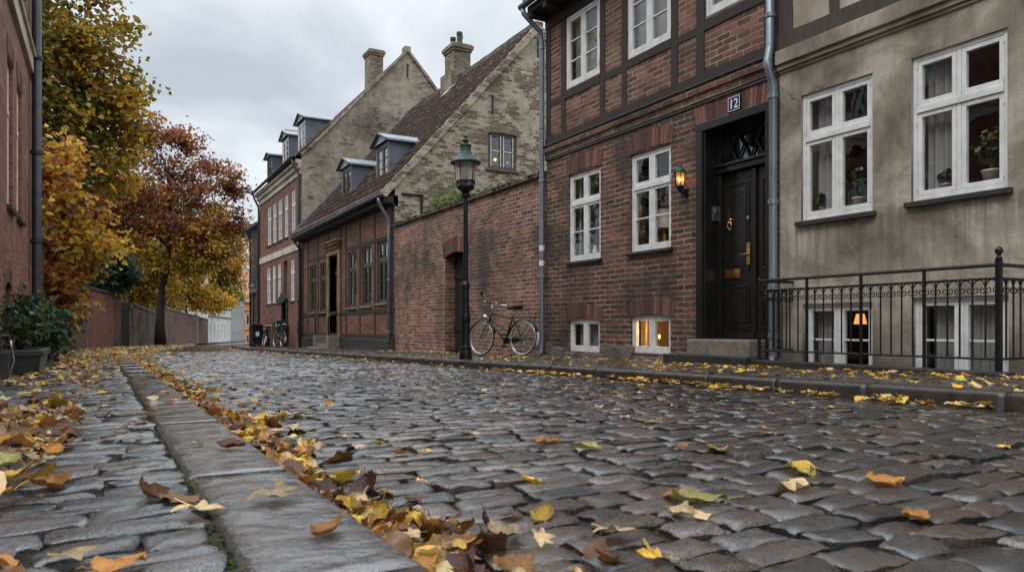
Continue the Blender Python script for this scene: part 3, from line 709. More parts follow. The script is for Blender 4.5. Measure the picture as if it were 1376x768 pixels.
k = MB(); k.lathe(lx, ly, [(.15, lz + .262), (.152, lz + .282), (.10, lz + .335), (.055, lz + .37), (.04, lz + .385), (.045, lz + .40), (.02, lz + .425), (.004, lz + .45)], 6); k.build('cap', M['copper'], wl_)
k = MB(); k.ball((lx, ly, lz + .13), .026, sz=1.5); k.build('bulb', M['bulb_star'], wl_, smooth=True)

wl_.scale = (.72, .64, .72); wl_.location.z += .1
# ------------------------------------------------------------------ plaster house
ph = thing('plaster_house', 'brown stained stucco house with four white windows and cellar windows behind railing', 'house', (7.3, 3.0, gz(3) + KH))
P1, P2 = (5.14, 6.08, 1.72, 3.22), (3.77, 4.70, 1.75, 3.23)
P3 = (2.2, 3.15, 1.75, 3.23)
PB1, PB2 = (5.14, 6.06, -.12, .735), (3.76, 4.69, -.12, .765)
mb = MB(); wall(mb, P, -4., 6.40, lambda y: gz(y) - .3, 3.80, [P1, P2, P3, PB1, PB2], .3)
mb.build('wall', M['stucco'], ph)
mb = MB(); wall(mb, P, -4., 6.40, 3.80, 6.6, [], .2); mb.build('upper_wall', M['stucco_panel'], ph)
tb = MB(); tb.beam(P, -4, 6.395, 3.83, 4.04, -.04, .15)
for a, b in ((6.2, 6.40), (5.55, 5.68), (4.5, 4.63), (3.4, 3.53), (2.3, 2.43), (1.2, 1.33)): tb.beam(P, a, b, 4.04, 6.3, -.016, .15)
tb.beam(P, -4, 6.395, 6.1, 6.35, -.03, .15); tb.build('timber_frame', M['timber_pale'], ph)
k = MB(); k.beam(P, -4, 6.395, 3.66, 3.832, -.09, .1, .003); k.beam(P, -4, 6.395, 3.60, 3.66, -.055, .1, .003); k.beam(P, -4, 6.395, 3.565, 3.60, -.025, .1, .003); k.build('string_course', M['stucco'], ph, bevel=.008)
for W in (P1, P2, P3): window(ph, P, *W, sd=.03, fw=.045, trans=2.69, hb=(0, 0), sill=.06, sash=.046, mull=.045, curt=[(.60, .93)] if W is not P2 else [(.55, .93)], hinge=True)
for W in (PB1, PB2): window(ph, P, *W, sd=.05, fw=.045, hb=(1,), sash=.042, mull=.05, hinge=True, curt=[(.06, .9)] if W is PB2 else [(.55, .95)])
room(ph, P, 3.4, 6.3, 1.3, 3.55, .3, 3.0, M['room']); room(ph, P, 1.8, 3.3, 1.3, 3.55, .3, 3.0, M['room'])
room(ph, P, 4.9, 6.3, -.6, 1.1, .3, 1.8, M['room']); room(ph, P, 3.3, 4.85, -.6, 1.1, .3, 1.8, M['room'])
k = MB(); k.hexa([(6.70, -4, 6.5), (6.70, 5.99, 6.5), (12, 5.99, 11.1), (12, -4, 11.1), (6.70, -4, 6.62), (6.70, 5.99, 6.62), (12, 5.99, 11.22), (12, -4, 11.22)]); k.build('roof', M['tiles'], ph)

# railing in front of the cellar windows
rl = thing('iron_railing', 'black wrought iron railing with scrollwork guarding the cellar windows', 'railing', (6.72, 4.9, gz(4.9) + KH))
pz = lambda y: gz(y) + KH
ya, yb, xr = 3.54, 6.19, 6.72
ztop, zmid, zlow = 1.0, .885, .19
k = MB()
runs = [((xr, ya), (xr, yb)), ((xr, yb), (7.29, yb)), ((xr, ya), (7.29, ya))]
for (a, b) in runs:
    k.tube([(*a, ztop), (*b, ztop)], .017, 8)
    for z_, r_ in ((zmid, .011), (zlow, .011)): k.tube([(*a, z_), (*b, z_)], r_, 6)
k.build('rail', M['iron'], rl)
k = MB(); k.box(xr - .07, xr + .09, ya - .09, yb + .07, pz(5) - .08, pz(5) + .065); k.build('kerb_stone', M['stone_dark'], rl, bevel=.012)
posts = [(xr, ya, .022), (xr, yb, .015)] + [(xr, ya + .66 * i, .0125) for i in (1, 2, 3)]
for (x, y, r) in posts:
    p = MB(); zt = ztop + (.05 if r > .02 else .0)
    p.box(x - r, x + r, y - r, y + r, pz(y) + .03, zt)
    po = p.build('post', M['iron'], rl, bevel=.003)
    if y == ya and r > .02:
        p = MB(); p.lathe(x, y, [(.024, zt), (.028, zt + .01), (.013, zt + .025), (.015, zt + .035), (.027, zt + .05), (.033, zt + .072), (.024, zt + .095), (.006, zt + .107)], 14); p.build('finial', M['iron'], po, smooth=True)
    elif y == yb:
        p = MB(); p.ball((x, y, zt + .02), .02); p.build('finial', M['iron'], po, smooth=True)
nb = 0
def bars(a, b, cnt):
    for i in range(1, cnt):
        t = i / cnt; x, y = a[0] + (b[0] - a[0]) * t, a[1] + (b[1] - a[1]) * t
        if not any(abs(y - q[1]) < .05 and abs(x - q[0]) < .03 for q in posts):
            p = MB(); p.tube([(x, y, zlow), (x, y, zmid)], .0085, 6); p.build('baluster', M['iron'], rl, uv=False)
    sc = MB(); dx, dy = (b[0] - a[0]) / cnt, (b[1] - a[1]) / cnt
    for i in range(cnt):
        bx, by = a[0] + dx * i, a[1] + dy * i
        pt = lambda u, z: (bx + dx * u, by + dy * u, z)
        arc = [pt(.5 - .5 * math.cos(q * math.pi / 10), zmid - .095 + .088 * math.sin(q * math.pi / 10)) for q in range(11)]
        sc.tube(arc, .0065, 5)
        for c_, sg in ((.24, 1), (.76, -1)):
            sp = []
            for q in range(13):
                an = q / 12 * 2.1 * math.pi; rr = .24 * (1 - .055 * q)
                sp.append(pt(c_ - sg * rr * math.cos(an), zmid - .095 - .1 * rr * math.sin(an) * 1.4))
            sc.tube(sp, .0052, 5)
    sc.build('scrollwork', M['iron'], rl)
bars((xr, ya), (xr, yb), 24); bars((xr, yb), (7.29, yb), 5); bars((xr, ya), (7.29, ya), 5)

# ------------------------------------------------------------------ things seen through the windows
def leafy(name, parent, c, r, n, sz, colr, seed, mat=None, flat=1.):
    g = np.random.default_rng(seed)
    d = g.normal(size=(n, 3)); d /= np.linalg.norm(d, axis=1)[:, None]
    p = np.array(c) + d * (g.random((n, 1)) ** .5) * np.array([r, r, r * flat])
    return leafcloud(name, parent, p, d + np.array((0, 0, .6)), sz, np.array(colr)[g.integers(0, len(colr), n)], g, mat)
def leafcloud(name, parent, C, Nn, size, colours, g, mat=None, ln=1.25):
    n = len(C)
    Nn = Nn + g.normal(0, .55, (n, 3)); Nn /= np.linalg.norm(Nn, axis=1)[:, None]
    T = np.cross(Nn, g.normal(size=(n, 3))); T /= np.linalg.norm(T, axis=1)[:, None]
    B = np.cross(Nn, T)
    L = size * (.7 + .6 * g.random((n, 1))) * ln; Wd = L * (.62 + .2 * g.random((n, 1))) / ln * 1.1
    fold = Wd * (.05 + .3 * g.random((n, 1))); curl = L * g.uniform(-.12, .22, (n, 1))
    v = np.stack([C - T * L * .5 - Nn * curl, C - T * L * .14 + B * Wd * .5 + Nn * fold, C + T * L * .22 + B * Wd * .38 + Nn * fold * .8, C + T * L * .5 - Nn * curl,
                  C + T * L * .22 - B * Wd * .38 + Nn * fold * .8, C - T * L * .14 - B * Wd * .5 + Nn * fold], 1).reshape(-1, 3)
    b = np.arange(n)[:, None] * 6
    F = np.concatenate([b + np.array([[0, 1, 2, 3]]), b + np.array([[0, 3, 4, 5]])])
    jit = 1.18 + g.normal(0, .2, (n, 1))
    cc = np.repeat(np.clip(colours * jit, .004, .9), 6, axis=0)
    return npmesh(name, v, [F], mat or M['foliage'], parent, colattr=cc)
GREENS = [(.03, .055, .016), (.05, .08, .02), (.02, .04, .014)]
def potted(y, z, x, h, pr, label, flower=None, seed=1, name='potted_plant'):
    t = thing(name, label, 'plant', (x, y, z))
    k = MB(); k.lathe(x, y, [(pr * .7, z), (pr, z + pr * 1.5), (pr * 1.08, z + pr * 1.52), (pr * 1.05, z + pr * 1.75), (pr * .9, z + pr * 1.7)], 16); k.build('pot', M['ochre_pot'], t, smooth=True)
    k = MB(); tops = []
    for i in range(5):
        a = R.uniform(0, 6.28); q = R.uniform(.2, .8) * h * .35; tp = (x + q * math.cos(a) * .6, y + q * math.sin(a), z + pr * 1.5 + h * R.uniform(.4, .9)); k.tube([(x, y, z + pr * 1.4), tp], .006, 5)
    k.build('stem', M['green_stem'], t)
    leafy('foliage', t, (x, y, z + pr * 1.6 + h * .55), h * .42, 60, .06, GREENS, seed)
    if flower: leafy('flower', t, (x, y, z + pr * 1.6 + h * .85), h * .25, 14, .045, [flower], seed + 5)
M['green_stem'] = simple('green stem', (.04, .06, .02), .6)
for (u, v, h, pr, lab, fw, sd) in ((1104, 276, .18, .045, 'small trailing plant low behind the far pane of the left stucco window', None, 3), (1152, 272, .34, .075, 'bushy plant in a pale pot in the near pane of the left stucco window', (.5, .48, .3), 4),
                                   (1270, 252, .16, .05, 'small cactus like plant in a white pot in the right stucco window', None, 5), (1331, 243, .42, .085, 'tall yellow flowering plant in a round pot in the right stucco window', (.5, .42, .12), 6)):
    y, z = onX(u, v, 7.48); zz = 1.80 if u < 1200 else 1.83
    potted(y, zz, 7.50, h, pr, lab, fw, sd)
def lamp(y, z, x, h, sr, label, lit=False):
    t = thing('table_lamp', label, 'lamp', (x, y, z))
    k = MB(); k.lathe(x, y, [(h * .22, z), (h * .2, z + .015), (.014, z + .03), (.02, z + h * .3), (.012, z + h * .6)], 14); k.build('base', M['brass'], t, smooth=True)
    k = MB(); k.lathe(x, y, [(sr, z + h * .52), (sr * .62, z + h)], 20); k.build('lamp_shade', M['bulb_soft'] if lit else M['lampshade'], t, smooth=False)
y, z = onX(892, 325, 7.6); lamp(y, 1.66, 7.62, .62, .15, 'table lamp with a white shade inside the brick house window nearest the lantern')
y, z = onX(1156, 428, 8.1); lamp(y, z - .20, 8.1, .26, .075, 'lit orange table lamp inside the left cellar window behind the railing', True)
y, z = onX(801, 335, 7.52)
t = thing('vase', 'small white vase standing inside the brick house window nearest the garden wall', 'vase', (7.5, y, 1.67)); k = MB(); k.lathe(7.5, y, [(.03, 1.67), (.055, 1.72), (.06, 1.78), (.03, 1.84), (.04, 1.87)], 16); k.build('vessel', M['white_plastic'], t, smooth=True)
for u, lab in ((866, 'glowing bare candle lamp in the left pane of the lit cellar window'), (886, 'glowing bare candle lamp in the right pane of the lit cellar window')):
    y, z = onX(u, 452, 7.62)
    t = thing('candle_lamp', lab, 'lamp', (7.62, y, -.02))
    k = MB(); k.lathe(7.62, y, [(.06, -.02), (.055, .0), (.014, .01), (.014, z - .045)], 12); k.build('stand', M['brass'], t)
    k = MB(); k.ball((7.62, y, z), .019, sz=1.7); k.build('bulb', M['bulb_candle'], t, smooth=True)
    pl_ = bpy.data.lights.new('lamp_light', 'POINT'); pl_.energy = 5.; pl_.color = (1., .55, .2); pl_.shadow_soft_size = .04
    po_ = bpy.data.objects.new('lamp_light', pl_); col.objects.link(po_); po_.parent = t; po_.location = (-.06, 0, z + .12)

# ------------------------------------------------------------------ garden wall on the right
gw = thing('garden_wall', 'tall weathered red brick garden wall with mossy coping and dark arched gateway', 'wall', (7.3, 16, gz(16) + KH))
GT = (15.42, 16.62, gz(16) + .04, 2.25); GZ = 3.30
mb = MB(); wall(mb, P, 11.89, 20.19, lambda y: gz(y) - .1, GZ, [GT], .38)
mb.quad((7.72, 11.89, -.5), (7.72, 20.19, -.5), (7.72, 20.19, GZ), (7.72, 11.89, GZ)); mb.quad((7.3, 11.89, GZ), (7.72, 11.89, GZ), (7.72, 20.19, GZ), (7.3, 20.19, GZ))
mb.build('wall', M['brick_garden'], gw)
sl = MB(); soldier(sl, P, 15.32, 16.72, 2.10, .36, .13, bw=.075); sl.build('brick_arch', M['soldier'], gw)
k = MB(); yy = 11.9
while yy < 20.15:
    w = R.uniform(.095, .13); j = R.uniform(-.012, .012); z_ = GZ + .003
    k.hexa([(7.22 + j, yy, z_), (7.22 + j, yy + w - .008, z_), (7.80, yy + w - .008, z_), (7.80, yy, z_), (7.24 + j, yy, z_ + .07 + j), (7.24 + j, yy + w - .008, z_ + .07 + j), (7.55, yy + w - .008, z_ + .13 + j), (7.55, yy, z_ + .13 + j)]); yy += w
k.build('coping', M['coping'], gw)
g = np.random.default_rng(5); k = MB()
for i in range(150):
    yy = g.uniform(11.9, 20.1); x_ = g.choice([7.23, 7.28, 7.4]); k.ball((x_, yy, GZ + .08 + (x_ - 7.25) * .25), g.uniform(.015, .05), 5, .6)
k.build('moss', M['moss'], gw, smooth=True)
k = MB()
for i in range(8):
    a = 15.42 + i * .15; k.pbox(P, a + .004, a + .146, GT[2] + .03, 2.24, .26 + R.uniform(0, .004), .31)
k.pbox(P, 15.42, 16.62, .35, .47, .235, .26); k.pbox(P, 15.42, 16.62, 1.6, 1.72, .235, .26)
go = k.build('gate', M['dark_wood'], gw, bevel=.004)
k = MB(); k.ball((7.50, 15.6, .95), .03); k.build('handle', M['iron'], go)
# creeper behind the wall
cr = thing('climbing_plant', 'green leafy creeper spilling over the garden wall behind the street lamp', 'plant', (7.9, 17.2, gz(17)))
k = MB()
for i in range(9):
    a = R.uniform(-1.2, 1.3); k.tube([(7.9, 16.6, -.2), (7.85, 16.6 + a * .3, 2.2), (7.7, 16.6 + a * .8, 3.35), (7.55 + R.uniform(-.2, .2), 16.6 + a, 3.6 + R.uniform(-.1, .35))], [.03, .025, .014, .005], 6)
k.build('stem', M['bark'], cr)
g = np.random.default_rng(8); n = 420
c_ = np.stack([g.normal(7.6, .16, n), g.normal(17.0, .42, n), 3.42 + np.abs(g.normal(0, .17, n))], 1)
leafcloud('foliage', cr, c_, np.tile((-.4, -.5, .6), (n, 1)), .085, np.array([(.07, .12, .02), (.10, .15, .03), (.14, .18, .035), (.05, .09, .018)])[g.integers(0, 4, n)], g)
g = np.random.default_rng(9); n = 160
c_ = np.stack([g.normal(7.6, .1, n), g.normal(15.4, .5, n), 3.38 + np.abs(g.normal(0, .1, n))], 1)
leafcloud('dry_foliage', cr, c_, np.tile((-.4, -.5, .6), (n, 1)), .07, np.array([(.05, .04, .02), (.06, .07, .02)])[g.integers(0, 2, n)], g)

# ------------------------------------------------------------------ low house with the pantile roof
lh = thing('low_house', 'low brick and timber house with steep red pantile roof, limewashed gable and two dormers', 'house', (7.3, 25.9, gz(25.9) + KH))
LW = [(29.2, 30.2, 1.0, 2.86), (27.62, 28.6, 1.0, 2.86), (23.92, 24.88, 1.08, 2.95), (22.33, 23.32, 1.1, 2.98), (20.84, 21.8, 1.15, 3.0)]
LD = (25.98, 27.2, -.36, 3.0)
mb = MB(); wall(mb, P, 20.2, 31.58, lambda y: gz(y) - .1, 4.3, LW + [LD], .3); mb.build('wall', M['brick_orange'], lh)
tb = MB()
tb.beam(P, 20.2, 31.58, .84, .98, -.02, .1); tb.beam(P, 20.2, 31.58, .06, .2, -.025, .1); tb.beam(P, 20.2, 31.58, 3.9, 4.2, -.03, .1)
for a in (20.32, 21.9, 23.4, 25.0, 25.62, 27.3, 28.8, 30.4, 31.3): tb.beam(P, a, a + .16, .2, 3.9, -.015, .1)
for a, b in ((20.5, 21.9), (22.1, 23.4), (23.6, 25.0), (27.5, 28.8), (29, 30.4)): tb.beam(P, a, b, 3.02, 3.13, -.012, .1)
tb.build('timber_frame', M['timber'], lh)
for W in LW: window(lh, P, *W, sd=.05, fw=.055, trans=2.33 + (W[2] - 1.05), hb=(0, 1), vb=(0, 0), mat=M['olive_paint'], gl=M['glass_old'], sill=.06, curt=[(.04, .96)], sillm=M['stone_step'])
room(lh, P, 20.6, 25.3, .6, 3.6, .3, 2.5, M['room']); room(lh, P, 27.4, 31.2, .6, 3.6, .3, 2.5, M['room'])
k = MB(); k.beam(P, 20.2, 25.9, gz(23) - .2, .06, -.09, .1, .02); k.beam(P, 27.3, 31.58, gz(30) - .2, .0, -.09, .1, .02); k.build('plinth', M['stone_dark'], lh, bevel=.02)
k = MB()
k.pbox(P, 25.72, 25.98, -.3, 3.02, -.06, .25); k.pbox(P, 27.2, 27.46, -.3, 3.02, -.06, .25); k.pbox(P, 25.72, 27.46, 3.02, 3.22, -.07, .25)
k.pbox(P, 25.66, 27.52, 3.22, 3.34, -.12, .2); k.pbox(P, 25.58, 27.6, 3.34, 3.44, -.2, .2); k.pbox(P, 25.52, 27.66, 3.44, 3.50, -.26, .2)
k.build('door_surround', M['sandstone'], lh, bevel=.015)
k = MB(); k.pbox(P, 25.98, 27.2, -.2, 2.35, .26, .31); k.pbox(P, 26.1, 26.5, .0, 2.2, .24, .259); k.pbox(P, 26.68, 27.08, .0, 2.2, .24, .259); k.pbox(P, 25.98, 27.2, 2.35, 2.45, .2, .31); dd = k.build('door', M['brown_door'], lh, bevel=.01)
k = MB(); k.pbox(P, 25.98, 27.2, 2.45, 3.0, .27, .29); k.build('fanlight', M['glass_old'], dd)
k = MB(); k.box(6.85, 7.5, 25.9, 27.3, -.45, -.18); k.box(6.45, 6.85, 26.0, 27.2, -.5, -.30); k.box(6.8, 7.22, 25.55, 25.85, -.5, .12); k.box(6.8, 7.22, 27.35, 27.65, -.5, .12); k.build('door_step', M['stone_step'], lh, bevel=.02)
for yy in (25.7, 27.5):
    k = MB(); k.tube([(6.85, yy, .1), (6.85, yy, .72), (6.88, yy, .82), (6.98, yy, .86), (7.3, yy, .88)], .025, 8); k.build('handrail', M['iron'], lh, smooth=True)
# gable towards the camera
PG = FG(20.2)
GW = (10.29, 11.31, 5.27, 6.42)
mb = MB(); wall(mb, PG, 7.3, 16.9, -.4, [(7.3, 4.56), (12.1, 9.92), (16.9, 4.56)], [GW], .28); mb.build('gable', M['gable'], lh)
window(lh, PG, *GW, sd=.05, fw=.07, hb=(1,), mat=M['grey_paint'], gl=M['glass_old'], sash=.05, sill=.05, sillm=M['grey_paint'])
k = MB(); PGi = PG
for a, b in ((10.41, 10.77), (10.85, 11.2)):
    k.pbox(PG, a, a + .022, 5.38, 6.33, .045, .06); k.pbox(PG, b - .022, b, 5.38, 6.33, .045, .06); k.pbox(PG, a, b, 5.85, 5.875, .045, .06)
k.build('glazing_bar', M['white'], lh)
sl = MB(); soldier(sl, PG, 10.2, 11.4, 6.36, .2, .07, n0=-.005, bw=.07); sl.build('brick_arch', M['brick_chimney'], lh)
room(lh, PG, 9.8, 11.8, 4.9, 6.6, .28, 2.2, M['room'])
k = MB()
for x_, z0, z1 in ((10.45, 6.95, 7.55), (12.08, 8.98, 9.55)): k.pbox(PG, x_ - .035, x_ + .035, z0, z1, -.006, .01)
k.pbox(PG, 8.08, 8.14, 3.75, 4.3, -.05, -.0); k.pbox(PG, 7.5, 8.1, 4.24, 4.29, -.05, .0)
k.build('wall_anchor', M['iron'], lh)
pantiles(lh, 'roof', 6.92, 4.20, 12.1, 9.99, 20.22, 31.56, M['tiles'])
k = MB(); k.hexa([(12.1, 20.2, 9.9), (12.1, 31.56, 9.9), (17.3, 31.56, 4.1), (17.3, 20.2, 4.1), (12.1, 20.2, 10.0), (12.1, 31.56, 10.0), (17.3, 31.56, 4.2), (17.3, 20.2, 4.2)]); k.build('rear_roof', M['tiles'], lh)
k = MB(); k.beam(lambda s, z, n: (12.1 + n, s, z), 20.15, 31.56, 9.96, 10.12, -.14, .14, .012); k.build('ridge_tile', M['tiles'], lh)
def raked(mb, x0, z0, x1, z1, y0, y1, t0, t1, kx=14, j=.01):
    L = math.hypot(x1 - x0, z1 - z0); nx, nz = -(z1 - z0) / L, (x1 - x0) / L
    if nz < 0: nx, nz = -nx, -nz
    rings = []
    for i in range(kx + 1):
        x, z = x0 + (x1 - x0) * i / kx, z0 + (z1 - z0) * i / kx; a, b = R.uniform(-j, j), R.uniform(-j, j)
        rings.append([(x + nx * t0, y0 + a, z + nz * t0), (x + nx * (t1 + b), y0 + a, z + nz * (t1 + b)), (x + nx * (t1 + b), y1, z + nz * (t1 + b)), (x + nx * t0, y1, z + nz * t0)])
    fs = [(0, 1, 2, 3), tuple(4 * kx + i for i in (3, 2, 1, 0))]
    for i in range(kx):
        for q in range(4): fs.append((4 * i + q, 4 * i + (q + 1) % 4, 4 * i + 4 + (q + 1) % 4, 4 * i + 4 + q))
    mb.add([p for r in rings for p in r], fs)
k = MB(); raked(k, 6.92, 4.2, 12.1, 9.99, 20.13, 20.33, -.12, .075); raked(k, 12.1, 9.99, 17.3, 4.2, 20.13, 20.33, -.12, .075); k.build('verge', M['gable'], lh)
k = MB(); k.box(6.98, 7.35, 20.2, 31.56, 3.98, 4.20); k.build('eave', M['timber'], lh)
k = MB(); k.tube([(6.86, 20.1, 4.17), (6.86, 31.56, 4.10)], .065, 10); k.build('gutter', M['gutter'], lh, smooth=True)
pipe(lh, [(6.86, 20.32, 4.13), (6.87, 20.33, 4.0), (6.95, 20.36, 3.85), (7.12, 20.4, 3.62), (7.2, 20.42, 3.5), (7.2, 20.42, 3.3), (7.2, 20.42, -.3)], .05, mat=M['zinc'], clips=[(7.2, 20.42, z) for z in (3.3, 1.8, .3)])
pipe(lh, [(6.86, 31.3, 4.05), (7.2, 31.36, 3.6), (7.2, 31.36, -.5)], .05, mat=M['gutter'])
k = MB(); raked(k, 6.95, 4.3, 12.05, 10.02, 31.25, 31.58, -.02, .09, 10, .002); k.build('flashing', M['lead'], lh)
def chimney(parent, x, y, wx, wy, zb, zt, mat, pots=0, shoulder=None):
    k = MB(); k.box(x - wx / 2, x + wx / 2, y - wy / 2, y + wy / 2, zb, zt - .3)
    for e, z0, z1 in ((.05, zt - .3, zt - .2), (.10, zt - .2, zt - .06), (.05, zt - .06, zt)): k.box(x - wx / 2 - e, x + wx / 2 + e, y - wy / 2 - e, y + wy / 2 + e, z0, z1)
    if shoulder: k.box(x - wx / 2 - .12, x + wx / 2 + .12, y - wy / 2 - .003, y + wy / 2 + .18, zb, shoulder)
    o = k.build('chimney', mat, parent, bevel=.015)
    for i in range(pots):
        py = y + (i - (pots - 1) / 2) * .3; p = MB(); p.lathe(x + (.1 if i % 2 else -.06), py, [(.11, zt - .01), (.10, zt + .3), (.12, zt + .36), (.12, zt + .45), (.09, zt + .45)], 12); p.build('chimney_pot', M['stone_dark'], o)
    return o
chimney(lh, 12.1, 26.35, .72, .85, 9.0, 11.35, M['brick_chimney'], 3, 10.25)
k = MB(); sx = 11.2; sz_ = 4.2 + (sx - 6.92) * 1.118
raked(k, sx, sz_, sx + .45, sz_ + .503, 25.35, 25.85, .06, .13, 2, 0.); k.build('skylight', M['steel'], lh)
def dormer(parent, Xf, y0, y1, zb, zt, rx, rz, slope, hood=.28, wm=None, hb=(3,)):
    xe = rx + (zt - rz) / slope
    d = MB(); zbk = rz + (Xf - rx) * slope - .25
    d.add([(Xf, y0, min(zb, zbk)), (Xf, y0, zt), (xe, y0, zt), (xe, y0, zt - .4), (Xf + .0, y1, min(zb, zbk)), (Xf, y1, zt), (xe, y1, zt), (xe, y1, zt - .4)],
          [(0, 1, 2, 3), (4, 5, 6, 7)])
    Pd = FR(Xf); h = (y0 + .08, y1 - .08, zb + .05, zt - .1)
    wall(d, Pd, y0, y1, min(zb, zbk), zt, [h], .15)
    o = d.build('dormer', M['lead'], parent)
    window(o, Pd, *h, sd=.0, fw=.055, hb=hb, sash=.035, mat=wm or M['white'])
    room(o, Pd, y0 + .02, y1 - .02, zb - .2, zt - .02, .16, 1.0, M['room'])
    r = MB(); ym = (y0 + y1) / 2; xb = xe + hood / slope + .2
    for (ya_, za, yb_, zb_) in ((y0 - .14, zt - .03, ym, zt + hood), (y1 + .14, zt - .03, ym, zt + hood)):
        r.hexa([(Xf - .16, ya_, za), (xb - .25, ya_, za), (xb, yb_, zb_), (Xf - .16, yb_, zb_), (Xf - .16, ya_, za + .06), (xb - .25, ya_, za + .06), (xb, yb_, zb_ + .06), (Xf - .16, yb_, zb_ + .06)])
    r.add([(Xf - .10, y0, zt), (Xf - .10, y1, zt), (Xf - .10, ym, zt + hood)], [(0, 1, 2)])
    r.build('dormer_roof', M['zinc'], o)
    t = MB(); t.tube([(Xf - .16, y0 - .14, zt), (Xf - .16, ym, zt + hood + .03), (Xf - .16, y1 + .14, zt)], .035, 6); t.build('barge_board', M['gutter'], o)
dormer(lh, 7.7, 21.8, 23.05, 4.72, 6.2, 6.92, 4.2, 1.118, wm=M['grey_paint'], hb=(3,))
dormer(lh, 7.7, 25.75, 27.0, 4.72, 6.2, 6.92, 4.2, 1.118, wm=M['olive_paint'], hb=(3,))
# lit lamp in the gable window
t = thing('hanging_bulb', 'bright warm light bulb glowing in the small gable window', 'lamp', (10.83, 20.75, 6.5))
k = MB(); k.tube([(10.83, 20.75, 6.5), (10.83, 20.75, 5.75)], .006, 5); k.build('cord', M['iron'], t); k = MB(); k.ball((10.83, 20.75, 5.72), .042); k.build('bulb', M['bulb_candle'], t, smooth=True)
t = thing('fairy_light', 'tiny faint light in the right pane of the small gable window', 'lamp', (11.36, 20.9, 6.5))
k = MB(); k.tube([(11.36, 20.9, 6.5), (11.36, 20.9, 5.74)], .004, 5); k.build('cord', M['iron'], t); k = MB(); k.ball((11.36, 20.9, 5.7), .016); k.build('bulb', M['bulb'], t, smooth=True)

# ------------------------------------------------------------------ tall house
th = thing('tall_house', 'tall two storey brick house with pale string band, worn plaster gable and lead dormers', 'house', (7.3, 36.5, gz(36.5) + KH))
ya_, yb_ = 31.6, 41.3
TU = [(38.15, 39.12), (36.87, 37.78), (35.53, 36.46), (34.22, 35.08), (32.77, 33.63), (31.74, 32.36)]
TL = [(38.29, 39.28), (37.07, 37.86), (35.79, 36.59), (32.99, 33.8), (31.79, 32.44)]
U_ = [(a, b, 4.5, 6.45) for a, b in TU]; L_ = [(a, b, 1.57, 3.42) for a, b in TL]
DW = (34.4, 35.3, gz(35) - .05, 1.55); DN = (34.46, 35.21, 1.75, 3.45)
CB = [(a, b, -.1, .6) for a, b in (TL[0], TL[1], TL[2], TL[4])]
mb = MB(); wall(mb, P, ya_, yb_, lambda y: gz(y) - .2, 7.6, U_ + L_ + [DW, DN] + CB, .25); mb.quad((7.3, yb_, -1), (16, yb_, -1), (16, yb_, 7.6), (7.3, yb_, 7.6)); mb.build('wall', M['brick_tall'], th)
for W in U_ + L_: window(th, P, *W, sd=.03, fw=.05, trans=W[2] + (W[3] - W[2]) * .66, hb=(0, 1), curt=[(.05, .35), (.6, .95)], cmat=M['curtain'], sill=.07, sash=.035, mull=.05)
for W in CB: window(th, P, *W, sd=.1, fw=.05, hb=(0,), mat=M['grey_paint'], gl=M['glass_old'])
window(th, P, *DN, sd=.15, fw=.05, hb=(1,), mat=M['olive_paint'], gl=M['glass_old'])
room(th, P, ya_ + .1, yb_ - .1, 4.2, 6.9, .25, 2.5, M['room']); room(th, P, ya_ + .1, yb_ - .1, 1.2, 3.7, .25, 2.5, M['room']); room(th, P, ya_ + .1, yb_ - .1, -.5, 1.1, .25, 1.5, M['room'])
k = MB(); k.pbox(P, 34.4, 35.3, -.55, 1.55, .2, .25); k.pbox(P, 34.5, 34.83, -.3, 1.3, .18, .199); k.pbox(P, 34.88, 35.2, -.3, 1.3, .18, .199); k.build('door', M['dark_wood'], th)
k = MB(); k.pbox(P, 34.25, 35.45, 1.55, 1.68, -.2, .1); k.add([P(34.2, 1.68, -.2), P(35.5, 1.68, -.2), P(34.85, 2.0, -.2), P(34.2, 1.68, .0), P(35.5, 1.68, .0), P(34.85, 2.0, .0)], [(0, 1, 2), (3, 4, 5), (0, 2, 5, 3), (1, 2, 5, 4)]); k.pbox(P, 34.25, 34.4, -.5, 1.55, -.08, .1); k.pbox(P, 35.3, 35.45, -.5, 1.55, -.08, .1); k.build('door_surround', M['stone_dark'], th)
k = MB(); k.pbox(P, ya_, yb_, 3.72, 4.02, -.05, .05); k.build('string_course', M['cornice'], th)
k = MB(); k.pbox(P, ya_ + .02, yb_, 6.85, 7.1, -.06, .05); k.pbox(P, ya_ + .02, yb_, 7.1, 7.3, -.16, .05); k.pbox(P, ya_ + .02, yb_, 7.3, 7.48, -.26, .05); k.build('cornice', M['cornice'], th, bevel=.02)
k = MB(); k.tube([(6.92, ya_ - .05, 7.56), (6.92, yb_ + .1, 7.5)], .075, 10); k.build('gutter', M['gutter'], th, smooth=True)
pipe(th, [(6.92, 31.75, 7.5), (7.0, 31.72, 7.2), (7.2, 31.68, 6.8), (7.22, 31.68, 6.5), (7.22, 31.68, -.5)], .05, mat=M['gutter'])
pipe(th, [(6.92, 41.1, 7.45), (7.0, 41.1, 7.2), (7.2, 41.1, 6.8), (7.22, 41.1, 6.5), (7.22, 41.1, -.6)], .05, mat=M['gutter'])
PT = FG(31.6)
mb = MB(); wall(mb, PT, 7.3, 16.7, 2., [(7.3, 7.72), (8.1, 8.55), (12.0, 12.93), (15.9, 8.55), (16.7, 7.72)], [], .2); mb.build('gable', M['gable_tall'], th)
